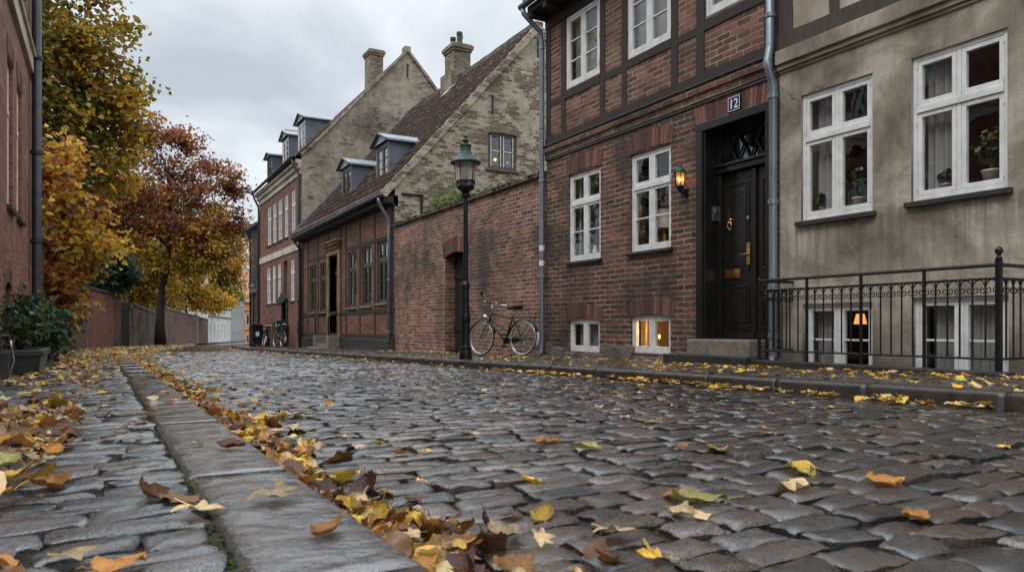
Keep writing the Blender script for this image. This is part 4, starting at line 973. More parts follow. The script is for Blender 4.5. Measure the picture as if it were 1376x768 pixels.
k = MB(); raked(k, 7.25, 7.68, 8.1, 8.55, 31.5, 31.85, -.06, .05, 4, .012); raked(k, 8.1, 8.55, 12.0, 12.93, 31.5, 31.85, -.06, .05, 14, .015); raked(k, 12.0, 12.93, 16.7, 7.7, 31.5, 31.85, -.06, .05, 14, .015); k.box(11.86, 12.14, 31.48, 31.9, 12.8, 13.06); k.build('coping', M['gable_tall'], th)
k = MB(); k.pbox(PT, 11.98, 12.06, 11.65, 12.3, -.006, .01); k.build('wall_anchor', M['iron'], th)
k = MB(); k.hexa([(6.92, ya_ + .1, 7.45), (6.92, yb_, 7.45), (12, yb_, 12.8), (12, ya_ + .1, 12.8), (6.92, ya_ + .1, 7.55), (6.92, yb_, 7.55), (12, yb_, 12.9), (12, ya_ + .1, 12.9)])
k.hexa([(12, ya_ + .1, 12.8), (12, yb_, 12.8), (17, yb_, 7.4), (17, ya_ + .1, 7.4), (12, ya_ + .1, 12.9), (12, yb_, 12.9), (17, yb_, 7.5), (17, ya_ + .1, 7.5)]); k.build('roof', M['tiles'], th)
chimney(th, 12.0, 36.3, .7, .85, 12.0, 14.35, M['brick_chimney'])
dormer(th, 7.62, 32.3, 33.75, 8.1, 9.45, 6.92, 7.55, 1.06, hood=.3)
dormer(th, 7.62, 35.6, 37.0, 8.1, 9.45, 6.92, 7.55, 1.06, hood=.3)
dormer(th, 7.62, 39.6, 40.9, 8.1, 9.3, 6.92, 7.55, 1.06, hood=.2, wm=M['grey_paint'])
k = MB(); k.box(8.0, 9.1, 38.0, 38.9, 8.0, 10.25); k.box(7.94, 9.16, 37.94, 38.96, 10.12, 10.3); k.build('chimney', M['brick_far'], th, bevel=.02)

# house round the bend, mostly hidden
th4 = rad(14)
nh = thing('narrow_house', 'grey gabled house half hidden past the tall brick house at the bend', 'house', (6.95, 41.75, gz(42) + KH), (0, 0, -th4))
PL = FR(0.); z_ = -.3
mb = MB(); wall(mb, PL, 0, 12, -.6, 6.2, [(2, 3, 1.5, 3.2), (4.5, 5.5, 1.5, 3.2), (7, 8, 1.5, 3.2), (2, 3, 4.2, 5.7), (4.5, 5.5, 4.2, 5.7)], .2)
mb.quad((0, 0, -.6), (8, 0, -.6), (8, 0, 6.2), (0, 0, 6.2)); mb.build('wall', M['render_grey'], nh)
for s_ in (2, 4.5, 7): window(nh, PL, s_, s_ + 1, 1.5, 3.2, trans=2.6)
room(nh, PL, .5, 11, .5, 6., .2, 2., M['room'])
k = MB(); k.hexa([(-.3, -.1, 6.15), (-.3, 12.1, 6.15), (4.5, 12.1, 9.3), (4.5, -.1, 9.3), (-.3, -.1, 6.3), (-.3, 12.1, 6.3), (4.5, 12.1, 9.45), (4.5, -.1, 9.45)]); k.build('roof', M['lead'], nh)
k = MB(); k.tube([(-.32, -.1, 6.2), (-.32, 12, 6.2)], .07, 8); k.build('gutter', M['gutter'], nh)
pipe(nh, [(-.32, .1, 6.15), (-.1, .1, 5.7), (-.06, .1, 5.5), (-.06, .1, -.4)], .05, mat=M['gutter'])
# ------------------------------------------------------------------ left brick building
LX = -1.1
PLf = FL(LX)
lb = thing('corner_house', 'orange red brick building at the left edge with tall narrow windows and grey drainpipe', 'house', (LX, 9, gz(9) + KH))
def lY(u): return onX(u, 300, LX)[0]
LWs = [(lY(9.5), lY(17), 2.05, 4.0), (lY(22.5), lY(29), 2.05, 4.0), (9.2, 10.1, 2.05, 4.0), (7.2, 8.1, 2.05, 4.0), (5.2, 6.1, 2.05, 4.0)]
UWs = [(a, b, 5.5, 7.3) for a, b, _, _ in LWs]
AR = [(11.35, 11.95, -.1, 1.05), (13.0, 13.6, -.1, .95)]
mb = MB(); wall(mb, PLf, 3.0, 15.25, lambda y: gz(y) - .2, 9.2, LWs + UWs + AR, .22)
mb.quad((LX, 15.25, -.6), (-7, 15.25, -.6), (-7, 15.25, 9.2), (LX, 15.25, 9.2)); mb.quad((LX, 3., -.6), (-7, 3., -.6), (-7, 3., 9.2), (LX, 3., 9.2)); mb.quad((LX, 3., 9.2), (-7, 3., 9.2), (-7, 15.25, 9.2), (LX, 15.25, 9.2))
mb.build('wall', M['brick_left'], lb)
for W in LWs + UWs: window(lb, PLf, *W, sd=.045, fw=.05, trans=W[2] + 1.3, hb=(0, 1), curt=[(.05, .95)], sill=.07)
room(lb, PLf, 5, 14.9, 1.7, 4.3, .22, 2., M['room']); room(lb, PLf, 5, 14.9, 5.2, 7.6, .22, 2., M['room']); room(lb, PLf, 11, 14, -.3, 1.2, .22, 1., M['room'])
k = MB(); k.pbox(PLf, 3., 15.22, 4.72, 4.98, -.06, .05); k.pbox(PLf, 3, 15.22, 4.98, 5.04, -.1, .05); k.build('string_course', M['cornice'], lb, bevel=.01)
k = MB(); k.beam(PLf, 3., 15.24, gz(9) - .3, .22, -.04, .1, .01); k.build('plinth', M['stone_dark'], lb)
sl = MB()
for a, b, z, h, r in [(W[0] - .06, W[1] + .06, W[3], .24, .03) for W in LWs] + [(A[0] - .08, A[1] + .08, A[3] - .12, .2, .12) for A in AR]:
    sl = MB(); soldier(sl, PLf, a, b, z, h, r); sl.build('brick_arch', M['soldier'], lb)
k = MB()
for A in AR: k.pbox(PLf, A[0], A[1], A[2], A[3], .16, .2)
k.build('hatch', M['dark_wood'], lb)
pipe(lb, [(-1.0, 14.85, 9.2), (-1.0, 14.85, .2), (-.98, 14.85, .0), (-.9, 14.85, -.1)], .075, mat=M['gutter'], clips=[(-1., 14.85, z) for z in (5.0, 3.4, 1.9, .9)])
k = MB(); k.tube([(-.95, 2.9, 9.2), (-.95, 15.3, 9.2)], .07, 8); k.build('gutter', M['gutter'], lb)

# planter, tap, shrub along its foot
pl = thing('planter', 'long dark stone trough planter holding a green shrub at the foot of the left building', 'planter', (-.82, 10.2, gz(10) + KH))
k = MB(); z0 = gz(10) + KH
x0, x1, y0, y1 = -1.04, -.60, 9.55, 10.75; h = .23; t = .05
k.hexa([(x0 + .03, y0 + .03, z0), (x1 - .03, y0 + .03, z0), (x1 - .03, y1 - .03, z0), (x0 + .03, y1 - .03, z0), (x0, y0, z0 + h), (x1, y0, z0 + h), (x1, y1, z0 + h), (x0, y1, z0 + h)])
for a, b, c, d in ((x0 - .02, x1 + .02, y0 - .02, y0 + t), (x0 - .02, x1 + .02, y1 - t, y1 + .02), (x0 - .02, x0 + t, y0 + t, y1 - t), (x1 - t, x1 + .02, y0 + t, y1 - t)): k.box(a, b, c, d, z0 + h - .02, z0 + h + .05)
k.build('trough', M['stone_dark'], pl, bevel=.012)
k = MB(); k.box(x0 + t, x1 - t, y0 + t, y1 - t, z0 + h + .001, z0 + h + .02); k.build('soil', M['soil'], pl)
tp = thing('water_tap', 'old grey standpipe tap with a bent hose at the left edge beside the planter', 'tap', (-.93, 8.95, gz(9) + KH))
k = MB(); zt = gz(9) + KH
k.box(-1.03, -.83, 8.85, 9.05, zt, zt + .26); k.tube([(-.93, 8.95, zt + .25), (-.93, 8.95, zt + .46)], .03, 10); k.ball((-.93, 8.95, zt + .48), .04); k.tube([(-.93, 8.95, zt + .42), (-.85, 8.97, zt + .43), (-.83, 8.98, zt + .38)], .014, 8)
k.build('standpipe', M['stone_dark'], tp, bevel=.006)
k = MB(); k.tube([(-.83, 8.98, zt + .38), (-.82, 9.0, zt + .3), (-.8, 9.0, zt + .18), (-.83, 9.0, zt + .06), (-.87, 9.02, zt + .02)], .011, 8); k.build('hose', M['steel'], tp, smooth=True)

# ------------------------------------------------------------------ left garden walls
def wline(y): return (WL(y), y)
def wseg(name, label, y0, y1, h, mat, capm, th_=.35, group=None, taper=0.):
    A, B = Vector((*wline(y0), 0)), Vector((*wline(y1), 0)); d = (B - A).normalized(); nrm = Vector((-d.y, d.x, 0)); L = (B - A).length
    def Pp(s, z, n): q = A + d * s + nrm * n; return (q.x, q.y, z)
    o = thing(name, label, 'wall', ((A.x + B.x) / 2, (y0 + y1) / 2, gz((y0 + y1) / 2) + KH), group=group)
    g0, g1 = gz(y0) - .3, gz(y1) - .3
    mb = MB(); k = max(2, int(L / 2.))
    for i in range(k):
        a, b = L * i / k, L * (i + 1) / k; za, zb_ = gz(y0 + (y1 - y0) * i / k), gz(y0 + (y1 - y0) * (i + 1) / k)
        ha, hb = h - taper * i / k, h - taper * (i + 1) / k
        mb.hexa([Pp(a, za - .3, 0), Pp(b, zb_ - .3, 0), Pp(b, zb_ - .3, th_), Pp(a, za - .3, th_), Pp(a, za + KH + ha, 0), Pp(b, zb_ + KH + hb, 0), Pp(b, zb_ + KH + hb, th_), Pp(a, za + KH + ha, th_)])
    mb.build('wall', mat, o)
    c_ = MB()
    for i in range(k):
        a, b = L * i / k, L * (i + 1) / k - .01; za, zb_ = gz(y0 + (y1 - y0) * i / k) + KH + h - taper * i / k + .003, gz(y0 + (y1 - y0) * (i + 1) / k) + KH + h - taper * (i + 1) / k + .003
        c_.hexa([Pp(a, za, -.07), Pp(b, zb_, -.07), Pp(b, zb_, th_ + .07), Pp(a, za, th_ + .07), Pp(a, za + .07, -.07), Pp(b, zb_ + .07, -.07), Pp(b, zb_ + .14, th_ / 2), Pp(a, za + .14, th_ / 2)])
    c_.build('coping', capm, o); return o
wseg('garden_wall', 'leaf shaded brick wall section directly beside the left building under yellow leaves', 15.4, 37.2, 2.3, M['brick_wall_red'], M['stone_dark'])
wseg('garden_wall', 'tall red brick wall section with visible courses just before the dark gate on the left', 37.6, 42.6, 2.65, M['brick_left'], M['stone_dark'])
wseg('wall_pier', 'dark narrow brick pier at the near side of the left gateway', 42.65, 44.3, 2.6, M['brick_wall_red'], M['stone_dark'], .5)
wseg('garden_wall', 'grey brown rendered wall section between the left gate and the tree trunk', 47.4, 56, 2.35, M['render_grey'], M['stone_dark'], taper=.3)
wseg('wall_pier', 'slim rendered pier just left of the dark tree trunk', 56.05, 57.5, 2.2, M['render_grey'], M['stone_dark'], .45)
wseg('garden_wall', 'rust red brick wall section right of the dark tree trunk', 57.6, 77.7, 2.55, M['brick_wall_red'], M['stone_dark'])
wseg('wall_pier', 'dark pier dividing the two red wall sections', 77.75, 79, 2.6, M['stone_dark'], M['stone_dark'], .5)
wseg('garden_wall', 'farthest red wall section next to the pale house', 79.1, 87.8, 2.5, M['brick_wall_red'], M['stone_dark'])
gtA, gtB = wline(44.35), wline(47.35)
lg = thing('wooden_gate', 'black stained wooden gate in the left wall beneath the dark green bush', 'gate', ((gtA[0] + gtB[0]) / 2, 45.9, gz(45.9) + KH))
A, B = Vector((*gtA, 0)), Vector((*gtB, 0)); d = (B - A); L = d.length; d.normalize(); nr = Vector((-d.y, d.x, 0))
Pq = lambda s, z, n: tuple((A + d * s + nr * n)[:2]) + (z,)
k = MB(); npk = 14
for i in range(npk): k.pbox(Pq, L * i / npk + .005, L * (i + 1) / npk - .005, gz(46) + .05, 1.75 + .003 * (i % 2), .18, .22)
k.build('boards', M['dark_wood'], lg); k = MB(); k.pbox(Pq, 0, L, 1.4, 1.55, .14, .179); k.pbox(Pq, 0, L, -.2, -.05, .14, .179); k.build('rail', M['dark_wood'], lg)

# ------------------------------------------------------------------ buildings closing the view
def far_house(name, label, loc, rotz, L, D, eave, ridge, wm, rows, ncol, ww, side=1, roofm=None, frame=None, band=None):
    o = thing(name, label, 'house', loc, (0, 0, rotz))
    Pf = (lambda s, z, n: (-n * side, s, z)) if side else (lambda s, z, n: (s, n, z))
    hs = []
    for (z0, z1) in rows:
        for i in range(ncol):
            c_ = L * (i + .5) / ncol; hs.append((c_ - ww / 2, c_ + ww / 2, z0, z1))
    mb = MB(); wall(mb, Pf, 0, L, -1.5, eave, hs, .2)
    for q in (0, L):
        mb.add([Pf(q, -1.5, 0), Pf(q, -1.5, D), Pf(q, eave, D), Pf(q, ridge, D / 2), Pf(q, eave, 0)], [(0, 1, 2, 3, 4)])
    mb.build('wall', wm, o)
    for h in hs: window(o, Pf, *h, sd=.08, fw=.07, hb=(2,), sash=.05, mat=frame or M['white'], gl=M['glass_old'])
    room(o, Pf, .1, L - .1, -1., eave - .1, .21, 1.5, M['room'])
    r = MB(); f_ = .35
    for (n0, zz, n1, z1) in ((-f_, eave - .1, D / 2, ridge), (D + f_, eave - .1, D / 2, ridge)):
        r.hexa([Pf(-.1, zz, n0), Pf(L + .1, zz, n0), Pf(L + .1, z1, n1), Pf(-.1, z1, n1), Pf(-.1, zz + .15, n0), Pf(L + .1, zz + .15, n0), Pf(L + .1, z1 + .15, n1), Pf(-.1, z1 + .15, n1)])
    r.build('roof', roofm or M['tiles'], o)
    k = MB(); k.pbox(Pf, 0, L, eave - .35, eave - .12, -.2, .02)
    for b in (band or []): k.pbox(Pf, 0, L, b, b + .2, -.06, .02)
    k.build('cornice', M['stone_dark'] if band else M['cornice'], o); return o
ang = -math.atan(.213)
far_house('town_house', 'pale off white house at the far bend beside the end of the red walls', (WL(88), 88, gz(88)), ang, 34, 8, 7.2, 11, M['render_white'], [(.2, 2.0), (3.6, 5.4)], 7, 1.3, band=[2.9])
far_house('town_house', 'cool grey house with rows of windows at the far bend', (WL(122), 122, gz(122)), ang, 36, 8, 7.8, 11.5, M['render_lgrey'], [(-.6, 1.6), (3.6, 5.9)], 9, 1.5)
oh = far_house('town_house', 'orange rendered house with red tiled roof closing the end of the lane', (23.5, 170, gz(170)), rad(-8), 26, 11, 8.4, 15.2, M['render_orange'], [(-.8, 1.2), (3.4, 5.6)], 9, 1.3, side=0, roofm=M['tiles_orange'], band=[2.2, 6.4])
for c_ in (5.5, 10.5):
    k = MB(); k.box(c_ - .9, c_ + .9, .6, 5, 8.3, 10.6); k.hexa([(c_ - 1.1, .3, 10.5), (c_ + 1.1, .3, 10.5), (c_ + 1.1, 5, 11.2), (c_ - 1.1, 5, 11.2), (c_ - 1.1, .3, 10.7), (c_ + 1.1, .3, 10.7), (c_ + 1.1, 5, 11.4), (c_ - 1.1, 5, 11.4)])
    do = k.build('dormer', M['stone_dark'], oh); k = MB(); k.box(c_ - .7, c_ + .7, .55, .598, 8.7, 10.3); k.build('pane', M['glass_old'], do)

# ------------------------------------------------------------------ ground, lane, kerbs, pavements
gm = MB()
gm.quad((-600, -60, gz(-60) - .22), (600, -60, gz(-60) - .22), (600, 900, gz(900) - .22), (-600, 900, gz(900) - .22))
tag(gm.build('ground', M['earth']), kind='structure')
def ribbon(name, xa, xb, ys, h, mat, kind='structure'):
    m_ = MB()
    for y0, y1 in zip(ys, ys[1:]): m_.quad((xa(y0), y0, gz(y0) + h), (xb(y0), y0, gz(y0) + h), (xb(y1), y1, gz(y1) + h), (xa(y1), y1, gz(y1) + h))
    o = m_.build(name, mat); tag(o, kind=kind); return o
YS = [-5, 0, 3, 6, 10, 15, 20, 22.5, 25, 27.5, 30, 34, 38, 43, 49, 54, 60, 75, 89, 110, 130, 170, 220, 260]
ribbon('road_bed', lambda y: XL(y) - .05, lambda y: XR(y) + .05, YS, -.025, M['joint'])
ribbon('pavement_bed', lambda y: WL(y) - .1 if y > 14 else -1.2, lambda y: XL(y) - .02, YS, KH - .018, M['joint'])
ribbon('pavement_bed', lambda y: XR(y) + .02, lambda y: 7.35 if y < 42 else XR(y) + 3.5, YS, KH - .018, M['joint'])
def setts(name, xa, xb, y0, y1, pitch, lmin, lmax, h, mat, dome=.012, jit=.008, gap=.012, crown=0., zj=.004, wavy=.02, grow=0.):
    """stone setts laid in rows across the way, one mesh; each stone an irregular, worn, slightly domed block"""
    groups = {}
    y = y0; r = 0
    while y < y1:
        p = pitch * R.uniform(.88, 1.14) * (1 + grow * max(0, y - 25)); yc = y + p / 2
        a, b = xa(yc), xb(yc); x = a - R.uniform(0, .5) * lmin
        d = max(.5, depth((a + b) / 2, yc))
        n = 9 if yc < 4.5 else 7 if yc < 9 else 5 if yc < 30 else 3
        while x < b:
            l = R.uniform(lmin, lmax) * (1 + grow * max(0, y - 25)); x2 = x + l
            if b - x2 < lmin * .5: x2 = b
            q0, q1 = max(x, a), min(x2, b)
            if q1 - q0 > .05: groups.setdefault(n, []).append(((q0 + q1) / 2, yc, (q1 - q0) / 2 - gap / 2, p / 2 - gap / 2))
            x = x2
        y += p; r += 1
    Vs = []; Fs = []; base = 0
    for n, L in groups.items():
        A = np.array(L); N = len(A)
        t = np.linspace(-1, 1, n); t = np.sign(t) * (1 - (1 - np.abs(t)) ** (2.1 if n > 5 else 1.6 if n > 3 else 1))
        gx, gy = np.meshgrid(t, t, indexing='ij'); gx, gy = gx.ravel(), gy.ravel()
        # corner jitter -> bilinear quad
        cj = rng.normal(0, jit, (N, 4, 2))
        w = np.stack([(1 - gx) * (1 - gy), (1 + gx) * (1 - gy), (1 + gx) * (1 + gy), (1 - gx) * (1 + gy)], 1) / 4
        dj = np.einsum('kq,nqc->nkc', w, cj)
        rx = gx * (1 - .07 * np.abs(gy) ** 6); ry = gy * (1 - .09 * np.abs(gx) ** 6)
        X = A[:, 0:1] + rx * A[:, 2:3] + dj[:, :, 0]
        Y = A[:, 1:2] + ry * A[:, 3:4] + dj[:, :, 1] + wavy * np.sin(A[:, 0:1] * 1.7 + A[:, 1:2] * .6)
        e = (np.abs(gx) ** 14 + np.abs(gy) ** 14)
        dm = dome * (1 + rng.normal(0, .35, (N, 1)))
        tilt = rng.normal(0, .026, (N, 2))
        Z = h - SLOPE * Y - dm * (.16 * gx ** 2 + .30 * gy ** 2 + .80 * np.minimum(e, 1.3)) + rng.normal(0, zj, (N, 1)) + tilt[:, 0:1] * gx * A[:, 2:3] + tilt[:, 1:2] * gy * A[:, 3:4]
        Z = Z + (rng.normal(0, .0018, (N, n * n)) if n >= 5 else 0)
        ph = rng.uniform(0, 6.28, (N, 3))
        Z = Z + .0028 * np.sin(gx * 2.6 + ph[:, 0:1]) * np.sin(gy * 2.2 + ph[:, 1:2])
        if n >= 5:
            fq = rng.uniform(3.5, 7, (N, 2)); Z = Z + .0022 * np.sin(gx * fq[:, 0:1] + ph[:, 2:3]) * np.cos(gy * fq[:, 1:2] + ph[:, 0:1])
            Z = Z - .010 * rng.random((N, 1)) ** 3 * np.clip(gx * np.sign(ph[:, 0:1] - 3) + gy * np.sign(ph[:, 1:2] - 3) - .9, 0, 1.2)
        Z = Z + crown * (1 - ((X - 2.7) / 2.2) ** 2)
        V = np.stack([X, Y, Z], 2)
        # skirt ring
        idx = np.arange(n * n).reshape(n, n)
        ring = np.concatenate([idx[0, :-1], idx[:-1, -1], idx[-1, :0:-1], idx[:0:-1, 0]])
        s0_ = V[:, ring, :].copy(); sk = s0_.copy(); sk[:, :, 2] -= .06
        VV = np.concatenate([V, s0_, sk], 1); nr = len(ring); m_ = n * n + 2 * nr
        i, j = np.meshgrid(np.arange(n - 1), np.arange(n - 1), indexing='ij'); i, j = i.ravel(), j.ravel()
        q = np.stack([i * n + j, (i + 1) * n + j, (i + 1) * n + j + 1, i * n + j + 1], 1)
        k = np.arange(len(ring)); k2 = (k + 1) % len(ring)
        s_ = np.stack([n * n + k, n * n + k2, n * n + nr + k2, n * n + nr + k], 1)
        f = np.concatenate([q, s_])
        F = (f[None] + (np.arange(N) * m_)[:, None, None]).reshape(-1, 4) + base
        Vs.append(VV.reshape(-1, 3)); Fs.append(F); base += N * m_
    o = npmesh(name, np.concatenate(Vs), [np.concatenate(Fs)], mat, None, smooth=True)
    tag(o, kind='structure'); return o
setts('road', XL, XR, .25, 64, .132, .16, .27, .0, M['setts'], dome=.009, jit=.010, gap=.018, zj=.0035, wavy=.012, grow=.012)
setts('pavement', lambda y: (-1.08 if y < 15 else WL(y) + .05), lambda y: XL(y) - .285, .25, 48, .108, .15, .31, KH - .003, M['setts_walk'], dome=.007, jit=.009, gap=.015, zj=.004, grow=.012)
setts('pavement', lambda y: XR(y) + .17, lambda y: 7.32, 1.0, 41, .125, .16, .24, KH, M['setts_right'], dome=.008, jit=.006, gap=.012, zj=.003, grow=.012)
# far stretch of the lane as one sheet
ribbon('road', lambda y: XL(y), lambda y: XR(y), [63, 75, 89, 110, 130, 170, 220, 260], .0, M['setts'])
ribbon('pavement', lambda y: WL(y), lambda y: XL(y) - .28, [47.5, 54, 60, 75, 89, 110, 130, 170, 220], KH, M['setts_walk'])
def kerb(x_of, w, y0, y1, lmin, lmax, h, mat, side, rnd=.02, jx=.004):
    m_ = MB(); y = y0
    while y < y1:
        l = R.uniform(lmin, lmax); y2 = min(y + l, y1); ns = max(2, int((y2 - y) / .06)) if y < 9 else 3
        dz = R.uniform(-.0012, .0012); dx = R.uniform(-jx, jx) * .5
        sec = []
        for i in range(ns + 1):
            yy = y + .001 + (y2 - y - .002) * i / ns
            e = 0.
            x0 = x_of(yy) + dx; g_ = gz(yy); j = [R.uniform(-.0025, .0025) for _ in range(8)]
            a, b = (x0, x0 - w) if side < 0 else (x0, x0 + w)      # a = road edge
            sg = 1 if b > a else -1
            top = g_ + h + dz - e
            pr = [(a, g_ - .12), (a + sg * .002, top - rnd * 1.1), (a + sg * rnd * .35, top - rnd * .35), (a + sg * rnd, top)]
            for q in range(1, 6): pr.append((a + sg * (rnd + (w - 2 * rnd) * q / 5), top + R.uniform(-.002, .002)))
            pr += [(b - sg * .004, top - .008), (b, g_ - .12)]
            sec.append([(x + (j[qi % 8] if 0 < qi else 0), yy, z) for qi, (x, z) in enumerate(pr)])
        k_ = len(sec[0]); vs = [p for s_ in sec for p in s_]; fs = [tuple(range(k_)), tuple(ns * k_ + q for q in range(k_))[::-1]]
        for i in range(ns):
            for q in range(k_ - 1): fs.append((i * k_ + q, i * k_ + q + 1, (i + 1) * k_ + q + 1, (i + 1) * k_ + q))
        m_.add(vs, fs); y = y2
    o = m_.build('kerb', mat, smooth=False); tag(o, kind='structure'); o.data.polygons.foreach_set('use_smooth', [len(p.vertices) == 4 for p in o.data.polygons]); return o
kerb(XL, .28, .15, 60, 1.0, 1.6, KH, M['kerb'], -1, .02)
kerb(XR, .16, .5, 58, .7, 1.2, KH + .01, M['kerb_right'], 1, .035, .01)
mo = MB(); g = np.random.default_rng(3)
for i in range(1100):                                  # moss in the joint beside the kerb and between stones
    y = .9 + 9 * g.random() ** 1.6; x = XL(y) - .287 + g.normal(0, .005)
    if math.sin(y * 5.1) + math.sin(y * 11.7 + 1) > -.6: mo.ball((x, y, gz(y) + KH - .014 + g.uniform(-.004, .004)), g.uniform(.002, .009), 4, .7)
tag(mo.build('moss', M['moss'], smooth=True), kind='stuff', label='green moss growing in the joint beside the left kerb', cat='moss')

# ------------------------------------------------------------------ street lamps
def lamp_post(x, y, label, sc=1.):
    z0 = gz(y) + KH
    t = thing('street_lamp', label, 'street lamp', (x, y, z0), group='street lamps')
    k = MB(); Z = lambda z: z0 + z
    k.lathe(x, y, [(.108, Z(-.02)), (.108, Z(.10)), (.092, Z(.16)), (.094, Z(.2)), (.078, Z(.24)), (.07, Z(.62)), (.083, Z(.66)), (.083, Z(.72)), (.068, Z(.78)), (.06, Z(.95)), (.06, Z(1.18)), (.074, Z(1.22)), (.074, Z(1.26)), (.046, Z(1.32)), (.04, Z(2.3)), (.037, Z(2.72)), (.075, Z(2.75)), (.075, Z(2.79)), (.045, Z(2.83))], 18)
    k.build('post', M['iron'], t, smooth=False, bevel=.004)
    k = MB()
    k.lathe(x, y, [(.05, Z(2.82)), (.12, Z(2.86)), (.152, Z(2.90)), (.152, Z(2.925))], 20)
    for i in range(10):
        a = i * math.pi / 5; c_, s_ = math.cos(a), math.sin(a)
        k.tube([(x + .15 * c_, y + .15 * s_, Z(2.93)), (x + .155 * c_, y + .155 * s_, Z(2.98)), (x + .15 * c_, y + .15 * s_, Z(3.0))], .008, 5)
        if i % 2 == 0: k.tube([(x + .155 * c_, y + .155 * s_, Z(2.92)), (x + .196 * c_, y + .196 * s_, Z(3.32))], .008, 5)
    k.lathe(x, y, [(.158, Z(2.985)), (.164, Z(2.99)), (.164, Z(3.01)), (.158, Z(3.015))], 20)
    k.build('lantern_frame', M['iron'], t)
    k = MB(); n = 20
    
    for q in range(n):
        a, b = 2 * math.pi * q / n, 2 * math.pi * (q + 1) / n
        k.quad((x + .135 * math.cos(a), y + .135 * math.sin(a), Z(2.93)), (x + .15 * math.cos(b), y + .15 * math.sin(b), Z(2.93)), (x + .19 * math.cos(b), y + .19 * math.sin(b), Z(3.32)), (x + .19 * math.cos(a), y + .19 * math.sin(a), Z(3.32)))
    k.build('lamp_glass', M['milky_glass'], t, smooth=False)
    k = MB(); k.lathe(x, y, [(.02, Z(2.93)), (.03, Z(3.0)), (.035, Z(3.06)), (.06, Z(3.08)), (.055, Z(3.24)), (.03, Z(3.28))], 12); k.build('burner', M['white_plastic'], t, smooth=True)
    k = MB(); k.lathe(x, y, [(.20, Z(3.30)), (.258, Z(3.305)), (.262, Z(3.325)), (.25, Z(3.345)), (.215, Z(3.37)), (.17, Z(3.42)), (.125, Z(3.455)), (.12, Z(3.48)), (.098, Z(3.50)), (.088, Z(3.585)), (.1, Z(3.60)), (.1, Z(3.62)), (.06, Z(3.635)), (.035, Z(3.65)), (.05, Z(3.68)), (.055, Z(3.705)), (.03, Z(3.735)), (.03, Z(3.75)), (.038, Z(3.765)), (.02, Z(3.79)), (.006, Z(3.805))], 24)
    k.build('cap', M['copper'], t, smooth=False, bevel=.003)
    return t
lx_, ly_ = 5.36, 11.35
lp = lamp_post(lx_, ly_, 'old black lamp post with green copper cap beside the bicycle and garden wall')
l2 = copy_tree(lp); l2.location = (6.2, 36.6, gz(36.6) + KH); l2.scale = (.85, .85, .85); l2['label'] = 'distant dark lamp post at the end of the right pavement beside the bin'

